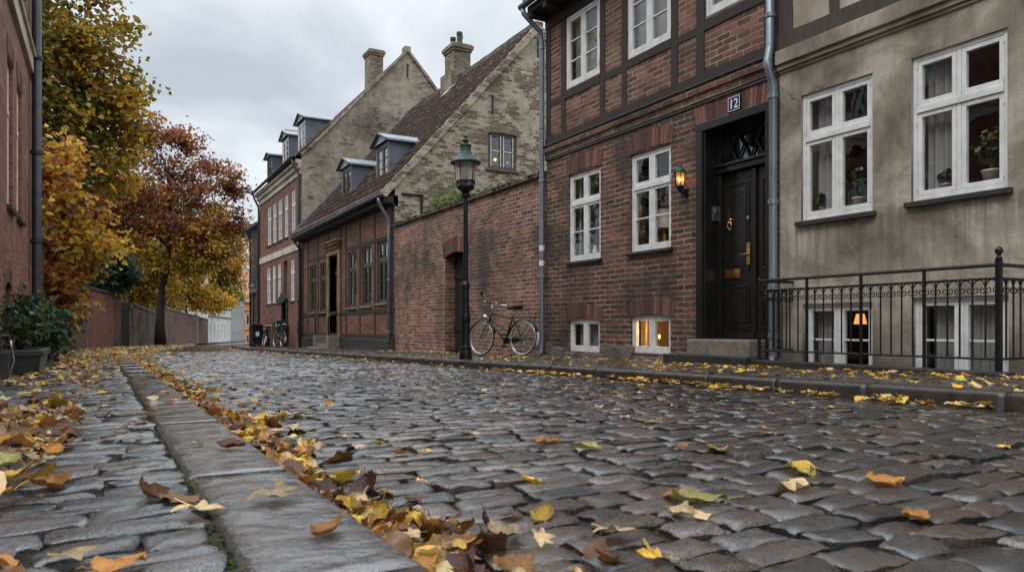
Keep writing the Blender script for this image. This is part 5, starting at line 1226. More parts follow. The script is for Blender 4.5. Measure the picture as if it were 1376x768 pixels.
# ------------------------------------------------------------------ bicycle
def bicycle(label):
    t = bpy.data.objects.new('bicycle', None); col.objects.link(t); LOCAL.add(t.name); tag(t, label, 'bicycle', 'parked bicycles')
    wr = .345; RX, FX = -.52, .57
    def circle(cx, r, y=0., k=36, a0=0., a1=2 * math.pi): return [(cx + r * math.cos(a0 + (a1 - a0) * i / k), y, wr + r * math.sin(a0 + (a1 - a0) * i / k)) for i in range(k + 1)]
    for cx in (FX, RX):
        k = MB(); k.tube(circle(cx, wr - .019), .019, 8, cap=False); w = k.build('wheel', M['rubber'], t, smooth=True, uv=False)
        k = MB()
        for sy in (-.012, .012): k.tube(circle(cx, wr - .028, sy), .0085, 6, cap=False)
        k.build('tyre_wall', M['cream'], w, smooth=True, uv=False)
        k = MB(); k.tube(circle(cx, wr - .046), .012, 6, cap=False); k.build('rim', M['chrome'], w, smooth=True, uv=False)
        k = MB()
        for i in range(28):
            a = 2 * math.pi * i / 28; b = a + (.35 if i % 2 else -.35); sy = .03 if (i // 2) % 2 else -.03
            k.tube([(cx + .02 * math.cos(b), sy, wr + .02 * math.sin(b)), (cx + (wr - .05) * math.cos(a), 0, wr + (wr - .05) * math.sin(a))], .0017, 4)
        k.tube([(cx, -.055, wr), (cx, .055, wr)], .018, 8); k.build('spokes', M['chrome'], w, uv=False)
        k = MB(); a0, a1 = (rad(15), rad(200)) if cx < 0 else (rad(20), rad(165))
        pts = circle(cx, wr + .022, 0, 20, a0, a1)
        for (p, q) in zip(pts, pts[1:]): k.hexa([(p[0], -.026, p[2] - .006), (p[0], .026, p[2] - .006), (q[0], .026, q[2] - .006), (q[0], -.026, q[2] - .006), (p[0], -.02, p[2] + .004), (p[0], .02, p[2] + .004), (q[0], .02, q[2] + .004), (q[0], -.02, q[2] + .004)])
        f = k.build('mudguard', M['bike_paint'], t, uv=False)
        if cx < 0:
            k = MB(); p1 = circle(cx, wr + .028, 0, 6, rad(163), rad(200))
            for (p, q) in zip(p1, p1[1:]): k.hexa([(p[0], -.03, p[2] - .004), (p[0], .03, p[2] - .004), (q[0], .03, q[2] - .004), (q[0], -.03, q[2] - .004), (p[0] - .008, -.026, p[2] + .004), (p[0] - .008, .026, p[2] + .004), (q[0] - .008, .026, q[2] + .004), (q[0] - .008, -.026, q[2] + .004)])
            k.build('white_tip', M['white_plastic'], f, uv=False)
    BB = (-.07, 0, .29); ST = (-.225, 0, .74); HT = (.36, 0, .86); HB = (.405, 0, .68)
    k = MB()
    k.tube([BB, ST, (-.245, 0, .80)], .016, 10); k.tube([(-.21, 0, .72), (.368, 0, .83)], .0145, 10); k.tube([BB, HB], .0165, 10); k.tube([(-.13, 0, .46), (.395, 0, .72)], .010, 8); k.tube([HT, HB], .02, 10)
    for sy in (-.045, .045): k.tube([(BB[0], sy * .4, BB[2]), (RX, sy, wr)], .010, 8); k.tube([(ST[0], sy * .4, ST[2] - .02), (RX, sy, wr)], .008, 8)
    k.build('frame', M['bike_paint'], t, smooth=True, uv=False)
    k = MB()
    for sy in (-.045, .045): k.tube([(.41, sy * .6, .67), (.44, sy, .58), (.50, sy, .44), (FX, sy, wr)], .011, 8)
    k.build('fork', M['bike_paint'], t, smooth=True, uv=False)
    k = MB(); k.tube([HT, (.34, 0, .95), (.37, 0, .985)], .013, 8)
    for sg in (-1, 1): k.tube([(.37, 0, .985), (.385, sg * .10, 1.0), (.37, sg * .2, 1.03), (.29, sg * .29, 1.04), (.16, sg * .31, 1.0)], .0115, 8)
    hb_ = k.build('handlebar', M['chrome'], t, smooth=True, uv=False)
    for sg in (-1, 1):
        k = MB(); k.tube([(.22, sg * .305, 1.02), (.10, sg * .31, .985)], .018, 8); k.build('grip', M['rubber'], hb_, uv=False)
    k = MB(); k.tube([(-.24, 0, .80), (-.265, 0, .90)], .013, 8); k.build('seat_post', M['chrome'], t, uv=False)
    k = MB(); sec = []
    for i, (x, hw, z, th_) in enumerate([(-.42, .06, .945, .04), (-.39, .10, .955, .065), (-.32, .105, .955, .07), (-.24, .07, .945, .055), (-.16, .035, .935, .045), (-.09, .025, .93, .04), (-.06, .014, .925, .025)]):
        sec.append([(x, hw * math.cos(a), z + (.02 * math.sin(a) if math.sin(a) > 0 else th_ * math.sin(a))) for a in [2 * math.pi * q / 10 for q in range(10)]])
    fs = [tuple(range(10)), tuple(60 + q for q in range(10))[::-1]]
    for i in range(6):
        for q in range(10): fs.append((10 * i + q, 10 * i + (q + 1) % 10, 10 * i + 10 + (q + 1) % 10, 10 * i + 10 + q))
    k.add([p for s_ in sec for p in s_], fs); k.build('saddle', M['leather'], t, smooth=True, uv=False)
    k = MB()
    for sy in (-.06, 0, .06): k.tube([(-.26, sy, .745), (-.86, sy, .735)], .006, 6)
    k.tube([(-.86, -.06, .735), (-.86, .06, .735)], .006, 6); k.tube([(-.6, -.06, .74), (-.6, .06, .74)], .006, 6)
    for sy in (-.065, .065): k.tube([(-.75, sy, .735), (RX, sy * .9, wr)], .006, 6)
    k.build('rack', M['iron'], t, uv=False)
    k = MB(); k.hexa([(-.56, -.062, .31), (.03, -.062, .23), (.03, -.04, .23), (-.56, -.04, .31), (-.56, -.062, .385), (.03, -.062, .365), (.03, -.04, .365), (-.56, -.04, .385)]); k.build('chain_case', M['bike_paint'], t, bevel=.01, uv=False)
    for sg, a in ((-1, rad(-35)), (1, rad(145))):
        k = MB(); e = (BB[0] + .17 * math.cos(a), sg * .085, BB[2] + .17 * math.sin(a)); k.tube([(BB[0], sg * .07, BB[2]), e], .009, 6); k.box(e[0] - .045, e[0] + .045, e[1] - .05 + sg * .05, e[1] + .05 + sg * .05, e[2] - .012, e[2] + .012); k.build('pedal', M['iron'], t, uv=False)
    k = MB(); k.tube([(.45, 0, .77), (.47, 0, .77), (.53, 0, .775)], [.02, .045, .05], 12); k.tube([(.41, 0, .73), (.46, 0, .76)], .008, 6); k.build('headlight', M['chrome'], t, uv=False)
    k = MB(); k.ball((.40, -.17, 1.065), .028, sz=.7); k.build('bell', M['chrome'], hb_, uv=False)
    k = MB(); k.tube([(.28, .29, 1.05), (.33, .31, 1.12), (.34, .32, 1.16)], .006, 6); k.lathe(.345, .325, [(.004, 1.14), (.035, 1.16), (.035, 1.21), (.004, 1.23)], 10); k.build('mirror', M['iron'], hb_, uv=False)
    k = MB(); k.tube([(-.08, .05, .27), (-.14, .16, .012)], .009, 6); k.build('kickstand', M['iron'], t, uv=False)
    return t
bk = bicycle('black city bicycle leaning near the garden wall right of the lamp post')
fx, fy, rx_, ry_ = 6.52, 13.05, 6.86, 12.05
hd = math.atan2(fy - ry_, fx - rx_)
bk.location = ((fx + rx_) / 2, (fy + ry_) / 2, gz(12.5) + KH + .002); bk.rotation_euler = (rad(7), rad(.96), hd)
for (x, y, a, lab) in ((6.75, 33.6, 95, 'dark bicycle parked before the tall house door, nearer of the two there'), (6.6, 36.3, 84, 'dark bicycle parked before the tall house, farther from the door')):
    b2 = copy_tree(bk); b2.location = (x, y, gz(y) + KH); b2.rotation_euler = (rad(6), rad(1), rad(a)); b2['label'] = lab
# litter bin, cabinet and post box beside the tall house
lb2 = thing('litter_bin', 'black boxy litter bin with a pale sticker by the distant lamp post', 'bin', (6.5, 37.5, gz(37.5) + KH))
z0 = gz(37.5) + KH
k = MB(); k.box(6.25, 6.75, 37.2, 37.8, z0 + .12, z0 + .98); k.box(6.2, 6.8, 37.15, 37.85, z0 + .98, z0 + 1.05); k.build('body', M['iron'], lb2, bevel=.02)
k = MB()
for x_, y_ in ((6.3, 37.25), (6.7, 37.25), (6.3, 37.75), (6.7, 37.75)): k.box(x_ - .03, x_ + .03, y_ - .03, y_ + .03, z0 - .02, z0 + .121)
k.build('leg', M['iron'], lb2); k = MB(); k.box(6.4, 6.56, 37.185, 37.199, z0 + .5, z0 + .7); k.build('sticker', M['white_plastic'], lb2)
pb = thing('post_box', 'dark green rounded cabinet on legs standing before the tall house doorway', 'cabinet', (6.95, 34.2, gz(34.2) + KH))
z0 = gz(34.2) + KH
k = MB(); k.box(6.75, 7.15, 34.0, 34.4, z0 + .7, z0 + 1.15); k.lathe(6.95, 34.2, [(.2, z0 + 1.152), (.19, z0 + 1.2), (.13, z0 + 1.25), (.02, z0 + 1.27)], 14); k.build('cabinet', M['green_box'] if 'green_box' in M else simple('dark green enamel', (.015, .04, .03), .3), pb, bevel=.03)
k = MB()
for x_, y_ in ((6.8, 34.0), (7.1, 34.0), (6.8, 34.4), (7.1, 34.4)): k.tube([(x_, y_, z0 - .02), (x_, y_, z0 + .701)], .025, 6)
k.build('leg', M['iron'], pb)
k = MB(); k.tube([(6.735, 34.06, z0 + .9), (6.735, 34.12, z0 + 1.0), (6.735, 34.28, z0 + 1.0), (6.735, 34.34, z0 + .9)], .015, 6); k.build('emblem', M['steel'], pb)
# small service pillar
sp = thing('electric_cabinet', 'low dark electricity cabinet on the pavement between the distant bicycles and bin', 'cabinet', (7.0, 38.7, gz(38) + KH))
k = MB(); z0 = gz(38.7) + KH; k.box(6.85, 7.2, 38.4, 39.0, z0 - .02, z0 + .8); k.build('cabinet', M['stone_dark'], sp, bevel=.02); k = MB(); k.box(6.82, 7.22, 38.37, 39.03, z0 + .8, z0 + .84); k.build('lid', M['iron'], sp)

# ------------------------------------------------------------------ trees
def tree(name, label, cat, base, tr, blobs, ncl, nlf, size, seed, group=None, forks=None, rc=.42, dense=1.0, parts=True, flat=.75):
    """blobs: list of (centre, radii, palette, share). Branches grow from the trunk to every clump; leaves scatter round the twig ends."""
    g = np.random.default_rng(seed); rr = random.Random(seed)
    t = thing(name, label, cat, base, group=group)
    bx = Vector(base); top = Vector((0, 0, 0)); W = sum(b[3] for b in blobs)
    for c, r, pal, w in blobs: top += Vector(c) * (w / W)
    tm = MB()
    k = 7; pts = []
    for i in range(k + 1):
        q = i / k; p = bx.lerp(top, q); p.x += rr.uniform(-.12, .12) * (q > 0) * (1 + tr); p.y += rr.uniform(-.12, .12) * (q > 0); pts.append(p)
    # keep the lower trunk upright
    for i in range(1, 4): pts[i].x = bx.x + (pts[i].x - bx.x) * .35; pts[i].y = bx.y + (pts[i].y - bx.y) * .35
    rad_ = [tr * (1.25 if i == 0 else 1.0 - .72 * i / k) for i in range(k + 1)]
    tm.tube(pts, rad_, 9)
    nodes = [(p, rad_[i]) for i, p in enumerate(pts) if i >= 2]
    for c, r, pal, w in blobs:
        cc = Vector(c); s0 = min(nodes, key=lambda n_: (n_[0] - cc).length + .6 * abs(n_[0].z - cc.z + r[2] * .5))
        L = (cc - s0[0]).length
        if L < .3: continue
        mp = s0[0].lerp(cc, .5) + Vector((rr.uniform(-.2, .2), rr.uniform(-.2, .2), .12 * L)); r0 = min(s0[1] * .7, tr * .55)
        P_ = [s0[0], s0[0].lerp(mp, .55) + Vector((0, 0, .03 * L)), mp, mp.lerp(cc, .55), cc]
        tm.tube(P_, [r0, r0 * .8, r0 * .65, r0 * .5, r0 * .35], 7)
        nodes += [(P_[1], r0 * .8), (P_[2], r0 * .65), (P_[3], r0 * .5), (P_[4], r0 * .35)]
    C_ = []; N_ = []; K_ = []
    for c, r, pal, w in blobs:
        n = max(4, int(ncl * w / W))
        d = g.normal(size=(n, 3)); d /= np.linalg.norm(d, axis=1)[:, None]
        q = (g.random((n, 1)) ** .42)
        q *= 1 + .12 * np.sin(d[:, 0:1] * 5 + seed) * np.sin(d[:, 2:3] * 4 + 1)
        cl = np.array(c) + d * q * np.array(r)
        for j in range(n):
            p = Vector(cl[j]); near = min(nodes, key=lambda n_: (n_[0] - p).length_squared)
            L = (p - near[0]).length
            if L > .15:
                mp = near[0].lerp(p, .5) + Vector((rr.uniform(-.1, .1), rr.uniform(-.1, .1), rr.uniform(.0, .14))) * L
                ext = p + (p - mp).normalized() * rc * .8
                r0 = min(near[1] * .5, .012 + .016 * L); tm.tube([near[0], mp, p, ext], [r0, r0 * .65, r0 * .4, .003], 4, cap=False)
                if L < 2.2: nodes.append((mp, r0 * .8))
            m_ = int(nlf * rr.uniform(.45, 1.5))
            off = g.normal(0, 1, (m_, 3)) * np.array([rc, rc, rc * flat]) * (.75 + .4 * rr.random())
            C_.append(cl[j] + off); N_.append(np.tile(np.array([d[j][0] * .5, d[j][1] * .5, .7]), (m_, 1)))
            pi = np.array(pal); a = pi[rr.randrange(len(pi))]; K_.append(np.where(g.random((m_, 1)) < .7, a, pi[g.integers(0, len(pi), m_)]))
    tm.build('trunk', M['bark'], t, smooth=True, uv=False, recalc=False)
    leafcloud('crown', t, np.concatenate(C_), np.concatenate(N_), size, np.concatenate(K_), g)
    return t
YG = [(.38, .25, .03), (.44, .30, .04), (.26, .20, .03), (.16, .15, .025), (.46, .25, .03), (.09, .10, .02)]
GR = [(.08, .10, .02), (.14, .14, .025), (.05, .07, .015), (.22, .18, .03)]
RU = [(.24, .085, .035), (.32, .115, .035), (.18, .065, .035), (.40, .18, .045), (.12, .055, .035)]
GOLD = [(.58, .34, .035), (.66, .40, .05), (.46, .26, .03), (.34, .23, .03)]
ORG = [(.36, .14, .03), (.26, .085, .025), (.45, .22, .03), (.14, .05, .02), (.55, .36, .06)]
DKG = [(.022, .05, .026), (.035, .07, .034), (.014, .034, .017), (.05, .085, .036)]
tree('tall_tree', 'tallest tree at the left with green gold leaves rising above the picture', 'tree', (-2.6, 26.5, gz(26)), .3,
     [((-1.9, 26.5, 11.6), (2.4, 2.3, 2.4), YG, 1.1), ((-.85, 26.5, 9.0), (1.9, 2.0, 1.7), YG, .9), ((-2.6, 26.2, 7.6), (2.2, 2.2, 1.9), YG + GR, .9), ((-.9, 27.0, 6.9), (1.8, 1.8, 1.5), GR + YG[:2], .8), ((-1.9, 26.0, 5.2), (1.8, 1.7, 1.2), GR, .6), ((-.3, 27.2, 5.6), (1.4, 1.4, 1.1), YG + GOLD, .5), ((-3.6, 27, 10), (2, 2, 3), YG, .7), ((.3, 27.2, 7.6), (.9, 1.2, 1.8), YG + GOLD, .6), ((-2.0, 26.5, 13.4), (2.4, 2., 1.4), YG + GOLD, .5)],
     330, 72, .15, 21, rc=.31)
tree('rust_tree', 'broad rust red tree with a dark leaning trunk in front of the wall', 'tree', (3.05, 50.6, gz(50) + KH), .30,
     [((3.0, 50.5, 11.4), (1.9, 2.0, 2.2), RU, .8), ((4.4, 50.5, 12.0), (1., 1., .9), RU, .25), ((7.4, 50.5, 9.2), (1., 1.1, .8), RU + ORG, .25), ((6.9, 50.5, 10.2), (.8, .9, .6), RU, .2), ((7.9, 51, 6.6), (.9, .9, .6), RU + ORG, .25), ((5.3, 50.5, 9.3), (2.3, 2.3, 2.0), RU, 1.), ((1.2, 50.0, 9.2), (2.3, 2.3, 2.2), RU, 1.), ((3.2, 50.2, 7.4), (2.7, 2.3, 1.8), RU, .9), ((6.4, 51, 7.3), (1.7, 1.7, 1.3), RU, .5), ((.6, 50, 6.3), (1.9, 1.9, 1.4), RU + YG[:1], .6), ((2.2, 51, 12.6), (1.4, 1.4, 1.4), RU, .3), ((.2, 50, 8.4), (1.6, 1.8, 2.4), RU + ORG, .7), ((3.6, 50, 5.9), (2.6, 2., 1.0), RU + GOLD, .6), ((5.4, 50.5, 6.0), (2.2, 1.8, 1.3), RU + ORG, .7), ((1.0, 49.5, 5.2), (1.6, 1.5, 1.), RU + GOLD, .5), ((6.6, 50.5, 5.2), (1.4, 1.4, .9), YG + ORG, .4), ((2.0, 49.8, 4.4), (1.5, 1.2, .8), GOLD + YG, .5), ((4.7, 50, 4.3), (1.4, 1.2, .9), GOLD + YG, .5)],
     380, 72, .165, 22, rc=.36)
tree('small_tree', 'low bright yellow tree spreading over the red wall right of the trunk', 'tree', (7.2, 79, gz(79)), .2,
     [((8.4, 80, 3.6), (2.1, 2.0, 1.5), GOLD + [(.3, .25, .03)], 1.), ((7.2, 79, 6.0), (1.9, 1.9, 1.6), GOLD, .8), ((9.9, 80.5, 2.6), (1.6, 1.6, .9), GOLD, .5), ((6.0, 78, 4.2), (1.9, 1.7, 2.2), GOLD + GR[:1], .9), ((4.6, 76, 4.6), (1.9, 1.7, 2.4), YG + GR, .8)], 170, 62, .24, 23, rc=.45)
tree('lime_tree', 'rounded green and gold tree at the end of the wall before the pale house', 'tree', (10.6, 92, gz(92)), .3,
     [((11.4, 91, 10.6), (2.4, 2.4, 2.4), GOLD + YG, 1.), ((13.2, 91, 8.2), (2.2, 2.2, 2.4), GOLD + ORG[:1], 1.), ((11.0, 91, 7.0), (2.6, 2.4, 2.2), GR + YG[:2], 1.), ((12.8, 91.5, 4.8), (2.2, 2.0, 1.5), GR + YG, .7), ((9.4, 91, 4.6), (2.4, 2., 2.2), GR, .9), ((7.6, 91, 6.2), (2.4, 2., 3.0), GR + YG, .8), ((11., 92, 13.2), (1.6, 1.6, 1.4), YG, .4)], 250, 54, .27, 24, rc=.6)
tree('orange_tree', 'mottled orange and yellow tree behind the grey rendered wall', 'tree', (1.2, 57, gz(57)), .2,
     [((1.9, 57.5, 4.8), (1.7, 1.6, 1.7), GOLD + ORG, 1.), ((.5, 56., 4.0), (1.7, 1.6, 1.5), GOLD + YG, 1.), ((3.4, 58.2, 5.0), (1.6, 1.5, 2.0), YG + GOLD, 1.), ((2.2, 57.5, 3.0), (1.9, 1.3, 1.1), GOLD + YG, .9)], 170, 60, .19, 25, rc=.42)
tree('green_tree', 'deep green tree filling the gap behind the rust red crown', 'tree', (2.8, 66, gz(66)), .25,
     [((4.4, 66, 8.6), (2.6, 2.4, 2.8), GR, 1.), ((2.2, 66, 9.6), (2.8, 2.4, 3.), GR + YG[:1], 1.), ((.0, 64, 8), (2.6, 2.4, 3.4), GR, .8), ((6.6, 68, 7.0), (2.2, 2.2, 2.2), GR + YG, .8), ((1.5, 68, 4.0), (2.6, 2, 2.0), GR + GOLD, .9), ((4.2, 71, 3.8), (2.6, 2, 2.0), GOLD + GR, .9), ((-1., 64, 4.2), (2.6, 2, 2.4), GR, .7)], 260, 54, .24, 26, rc=.55)
tree('evergreen_bush', 'dark evergreen bush crowning the brick wall by the black gate', 'bush', (-.9, 41.5, gz(41)), .14,
     [((-.1, 42, 3.4), (1.25, 1.1, 1.2), DKG, 1.), ((-.9, 41, 2.6), (1.2, 1.2, 1.2), DKG, .8), ((.75, 43, 3.0), (.9, .8, .9), DKG, .6), ((-1.4, 40.5, 3.9), (1.1, 1.1, 1.2), DKG, .7)], 150, 95, .13, 27, rc=.26)
tree('evergreen_bush', 'dark green shrub mass behind the tall tree trunk above the brick wall', 'bush', (-2.6, 31, gz(31)), .14,
     [((-2.2, 31, 3.6), (1.4, 1.4, 1.6), DKG + GR[:1], 1.), ((-2.9, 29, 4.6), (1.5, 1.6, 1.8), GR + DKG, 1.), ((-2., 34, 3.0), (1.2, 1.2, 1.2), DKG, .6)], 90, 70, .14, 28, rc=.34)
tree('beech_shrub', 'near overhanging shrub with large yellow and copper leaves beside the left drainpipe', 'shrub', (-1.55, 18.6, gz(18)), .09,
     [((-.85, 18.6, 3.8), (.55, .8, .7), ORG + GOLD, 1.), ((-.62, 18.4, 2.9), (.62, .8, .7), ORG + GOLD, 1.1), ((-.42, 18.6, 2.15), (.62, .8, .6), GOLD + [(.45, .36, .05)], 1.), ((-.85, 18.2, 1.5), (.45, .7, .6), ORG, .8), ((-.85, 18.2, .75), (.4, .6, .5), GOLD + ORG + GR[:1], .6), ((-1.1, 17.6, 3.2), (.4, .6, 1.3), ORG, .8)], 150, 21, .135, 29, rc=.19, flat=.9)
tree('evergreen_bush', 'glossy dark green shrub growing from the planter by the left building', 'bush', (-.85, 10.4, gz(10) + KH + .3), .035,
     [((-.86, 10.4, .52), (.17, .5, .26), DKG + GR[:1], 1.), ((-.82, 11.4, .5), (.2, .6, .34), DKG + GR[:3], .9)], 24, 30, .062, 30, rc=.09)
tree('evergreen_bush', 'leafy green shrub at the foot of the drainpipe under the yellow leaves', 'bush', (-.75, 13.9, gz(14) + KH), .04,
     [((-.78, 13.7, .42), (.22, .7, .34), DKG + GR[2:3] + [(.05, .09, .03)], 1.), ((-.85, 15.4, .35), (.25, .5, .35), DKG, .5)], 60, 34, .08, 31, rc=.14)

# ------------------------------------------------------------------ fallen leaves
def leaf_geo(kind, seed):
    g = random.Random(seed); V = []; F = []
    if kind == 'maple':
        lob = [(0, 1.), (22, .52), (30, .46), (38, .56), (55, .9), (72, .5), (80, .4), (92, .5), (112, .68), (130, .4), (150, .34), (172, .30), (180, .10)]
        A = [a for a, _ in lob]; Rr = [r for _, r in lob]; n = 44
        ca, cb, cc = g.uniform(-.25, .4), g.uniform(-.15, .45), g.uniform(-.35, .35); ph = g.uniform(0, 6)
        zf = lambda x, y: ca * x * x + cb * y * y + cc * x * y + .05 * math.sin(5 * x + ph) * math.sin(6 * y)
        V.append((0, 0, 0))
        for ri in (.4, .75, 1.):
            for i in range(n):
                a = 360 * i / n; aa = a if a <= 180 else 360 - a
                r = float(np.interp(aa, A, Rr)) * (1 + (.05 * math.sin(i * 2.9) if ri == 1 else 0)); r = r * ri if ri == 1. else min(r, .55 + .45 * r) * ri
                x, y = .56 * r * math.cos(rad(a)), .56 * r * math.sin(rad(a)); V.append((x, y, zf(x * 1.6, y * 1.6)))
        F = [(0, 1 + i, 1 + (i + 1) % n) for i in range(n)]
        for q in range(2): F += [(1 + q * n + i, 1 + (q + 1) * n + i, 1 + (q + 1) * n + (i + 1) % n, 1 + q * n + (i + 1) % n) for i in range(n)]
        sb = -.06
    else:
        nl = 12; wd = {'oval': .33, 'broad': .42, 'curled': .34}[kind]; fold = g.uniform(.05, .25); cv = g.uniform(-.35, .5) if kind != 'curled' else g.uniform(.8, 1.2); tw = g.uniform(-.5, .5); ph = g.uniform(0, 6)
        cy = 1.5 if kind == 'curled' else g.uniform(.0, .7)
        for i in range(nl + 1):
            t = i / nl; w = wd * (math.sin(math.pi * min(1, t ** .85)) ** .75) * (1 + .07 * (i % 2) + g.uniform(-.09, .09)) + .004
            for j in range(7):
                s_ = (j - 3) / 3; y = w * s_; x = t - .5
                z = fold * abs(y) + cv * x * x * .8 + cy * y * y + .045 * math.sin(6 * x + ph + 2 * s_) + .03 * abs(s_) * math.sin(15 * x + ph * 2) + tw * x * y + .15 * abs(tw) * max(0, x) ** 2 * 6 * s_
                V.append((x, y, z))
        F = [(i * 7 + j, i * 7 + j + 1, (i + 1) * 7 + j + 1, (i + 1) * 7 + j) for i in range(nl) for j in range(6)]
        sb = -.5
    zs = V[0][2]; b = len(V); L = g.uniform(.22, .4)
    for i in range(4):
        t = i / 3; c = (sb - L * t, .06 * t * t * g.uniform(-1, 1), zs + .10 * t * g.uniform(.2, 1))
        for q in range(4): V.append((c[0], c[1] + .011 * math.cos(q * math.pi / 2), c[2] + .011 * math.sin(q * math.pi / 2)))
    F += [(b + 4 * i + q, b + 4 * i + (q + 1) % 4, b + 4 * i + 4 + (q + 1) % 4, b + 4 * i + 4 + q) for i in range(3) for q in range(4)]
    zm = min(v[2] for v in V); V = [(x, y, z - zm) for x, y, z in V]
    return V, F
SHAPES = ['maple', 'maple', 'maple', 'oval', 'oval', 'broad', 'broad', 'curled', 'curled', 'maple', 'curled', 'broad']
GEO = [leaf_geo(s_, 40 + i) for i, s_ in enumerate(SHAPES)]
LM = {}
def leaf_mesh(gi, c):
    if (gi, c) not in LM:
        V, F = GEO[gi]; me = bpy.data.meshes.new('leaf'); me.from_pydata(V, [], F); me.materials.append(M['leaf ' + c]); me.polygons.foreach_set('use_smooth', [True] * len(F)); LM[gi, c] = me
    return LM[gi, c]
def top_z(x, y):
    if x < XL(y) - .003: return gz(y) + KH
    if x > XR(y) - .01: return gz(y) + KH
    return gz(y) + .0
CN = {'yellow': 'yellow', 'tan': 'pale tan', 'orange': 'orange brown', 'brown': 'brown', 'dark red': 'dark red', 'lime': 'lime green'}
SN = {'maple': 'lobed', 'oval': 'oval', 'broad': 'broad', 'curled': 'curled'}
def put_leaf(x, y, gi, c, size, rot, dz, label, group=None):
    o = bpy.data.objects.new('fallen_leaf', leaf_mesh(gi, c)); col.objects.link(o)
    o.location = (x, y, top_z(x, y) + dz); o.rotation_euler = rot; o.scale = (size,) * 3
    tag(o, label, 'leaf', group); return o
g = np.random.default_rng(77)
heroes = [(66, 655, 7, 'orange', .14, .1, 'curled orange leaf lying alone on the left pavement setts'), (310, 602, 7, 'dark red', .11, .2, 'dark wine red curled leaf in the middle of the wet kerb'),
          (376, 672, 1, 'tan', .17, .04, 'wide pale tan lobed leaf spread on the kerb edge'), (440, 716, 7, 'orange', .085, .25, 'small orange brown curled leaf on the near wet kerb'),
          (262, 692, 1, 'tan', .15, .08, 'large pale tan leaf across the joint between pavement and kerb'), (206, 668, 8, 'brown', .12, .5, 'brown leaf standing on edge left of the kerb'), (240, 675, 4, 'orange', .12, .15, 'orange oval leaf leaning on the tan leaf at the joint'),
          (95, 756, 1, 'tan', .11, .06, 'pale yellowish leaf with long stalk at the very bottom left'), (160, 766, 5, 'orange', .09, .1, 'orange leaf cut by the bottom edge at the left'),
          (885, 752, 0, 'yellow', .10, .25, 'bright yellow leaf at the bottom of the lane right of centre'), (822, 722, 1, 'tan', .15, .18, 'big tan lobed leaf on the setts near the bottom centre'), (682, 722, 2, 'tan', .15, .12, 'pale lobed leaf beside the gutter drift near the bottom'),
          (1076, 633, 3, 'yellow', .16, .05, 'narrow yellow leaf lying on the right hand setts, farther of two'), (1066, 656, 3, 'tan', .14, .05, 'narrow pale leaf lying on the right hand setts, nearer of two'),
          (1188, 648, 4, 'orange', .16, .08, 'long rusty leaf on the setts at the right'), (940, 674, 3, 'lime', .17, .05, 'long pale lime leaf on the setts right of centre'), (788, 604, 6, 'lime', .13, .1, 'pale lime leaf in the middle of the lane'),
          (735, 597, 8, 'orange', .12, .15, 'orange curled leaf in the middle of the lane'), (1230, 698, 7, 'orange', .09, .05, 'small orange leaf low at the right of the lane'), (462, 648, 5, 'yellow', .14, .5, 'large upright bright yellow leaf in the gutter drift'),
          (917, 692, 8, 'tan', .09, .3, 'small curled tan leaf right of the centre of the lane'), (966, 605, 6, 'yellow', .1, .05, 'flat yellow leaf far right of the lime leaf'), (498, 690, 2, 'tan', .16, .2, 'yellowish lobed leaf bridging kerb and gutter'), (490, 660, 8, 'dark red', .13, .6, 'dark red folded leaf on top of the gutter drift'),
          (610, 745, 7, 'orange', .14, .4, 'orange brown curled leaf at the bottom of the gutter drift'), (345, 587, 5, 'yellow', .12, .5, 'yellow broad leaf propped against the kerb in the gutter'), (400, 585, 8, 'brown', .11, .5, 'brown upright leaf beside the gutter in the lane')]
for (u, v, gi, c, sz, tl, lab) in heroes:
    on_left = u < 165 + (v - 490) * 1.42 if u < 600 else False
    x, y = onG(u, v, KH if on_left else 0.)
    put_leaf(x, y, gi, c, sz, (g.uniform(-tl, tl), g.uniform(-tl, tl), g.uniform(0, 6.28)), .004, lab)
cand = []
PAL = ['yellow', 'tan', 'orange', 'brown', 'dark red', 'lime']
def scatter(n, fx, fy, zone, pw, smin, smax, tilt, zmax=.0, pile=None):
    for i in range(n):
        y = fy(); x = fx(y)
        c = PAL[g.choice(6, p=np.array(pw) / sum(pw))]
        gi = int(g.integers(0, 12)); sz = g.uniform(smin, smax); tl = tilt * g.random() ** .6
        a = g.uniform(0, 6.28); dz = .004 + (zmax * g.random() * (pile(x, y) if pile else 1.))
        cand.append((x, y, gi, c, sz, (tl * math.cos(a), tl * math.sin(a), g.uniform(0, 6.28)), dz, zone))
dr = lambda y: .17 + .06 * math.sin(y * 1.9) + .05 * math.sin(y * 4.3 + 1)
gpile = lambda x, y: max(0, 1 - (x - XL(y)) / max(.08, dr(y)))
gx_ = lambda y: XL(y) + .015 + abs(g.normal(0, dr(y) * .8))
PW = [.26, .27, .22, .17, .08, .02]
scatter(420, gx_, lambda: 1.1 + 3.6 * g.random(), 'gutter', [.18, .27, .2, .24, .10, .01], .045, .115, .95, .10, gpile)
scatter(420, gx_, lambda: 4.5 + 5 * g.random(), 'gutter', PW, .06, .11, .8, .06, gpile)
scatter(1500, gx_, lambda: 9 + 14 * g.random(), 'gutter', PW, .06, .12, .7, .05, gpile)
scatter(1500, lambda y: XL(y) + g.normal(-.1, .45), lambda: 20 + 28 * g.random(), 'gutter', PW, .07, .13, .6, .03)
scatter(330, lambda y: -.12 - abs(g.normal(0, .34)), lambda: g.normal(3.4, .9), 'left', [.2, .35, .22, .16, .06, .01], .05, .13, .7, .05)
scatter(42, lambda y: g.uniform(-.95, .18), lambda: 1.6 + 7 * g.random(), 'left', PW, .06, .11, .3)
scatter(330, lambda y: min(.15, -.5 + g.normal(0, .35)), lambda: 7 + 9 * g.random(), 'left', PW, .06, .11, .4, .02)
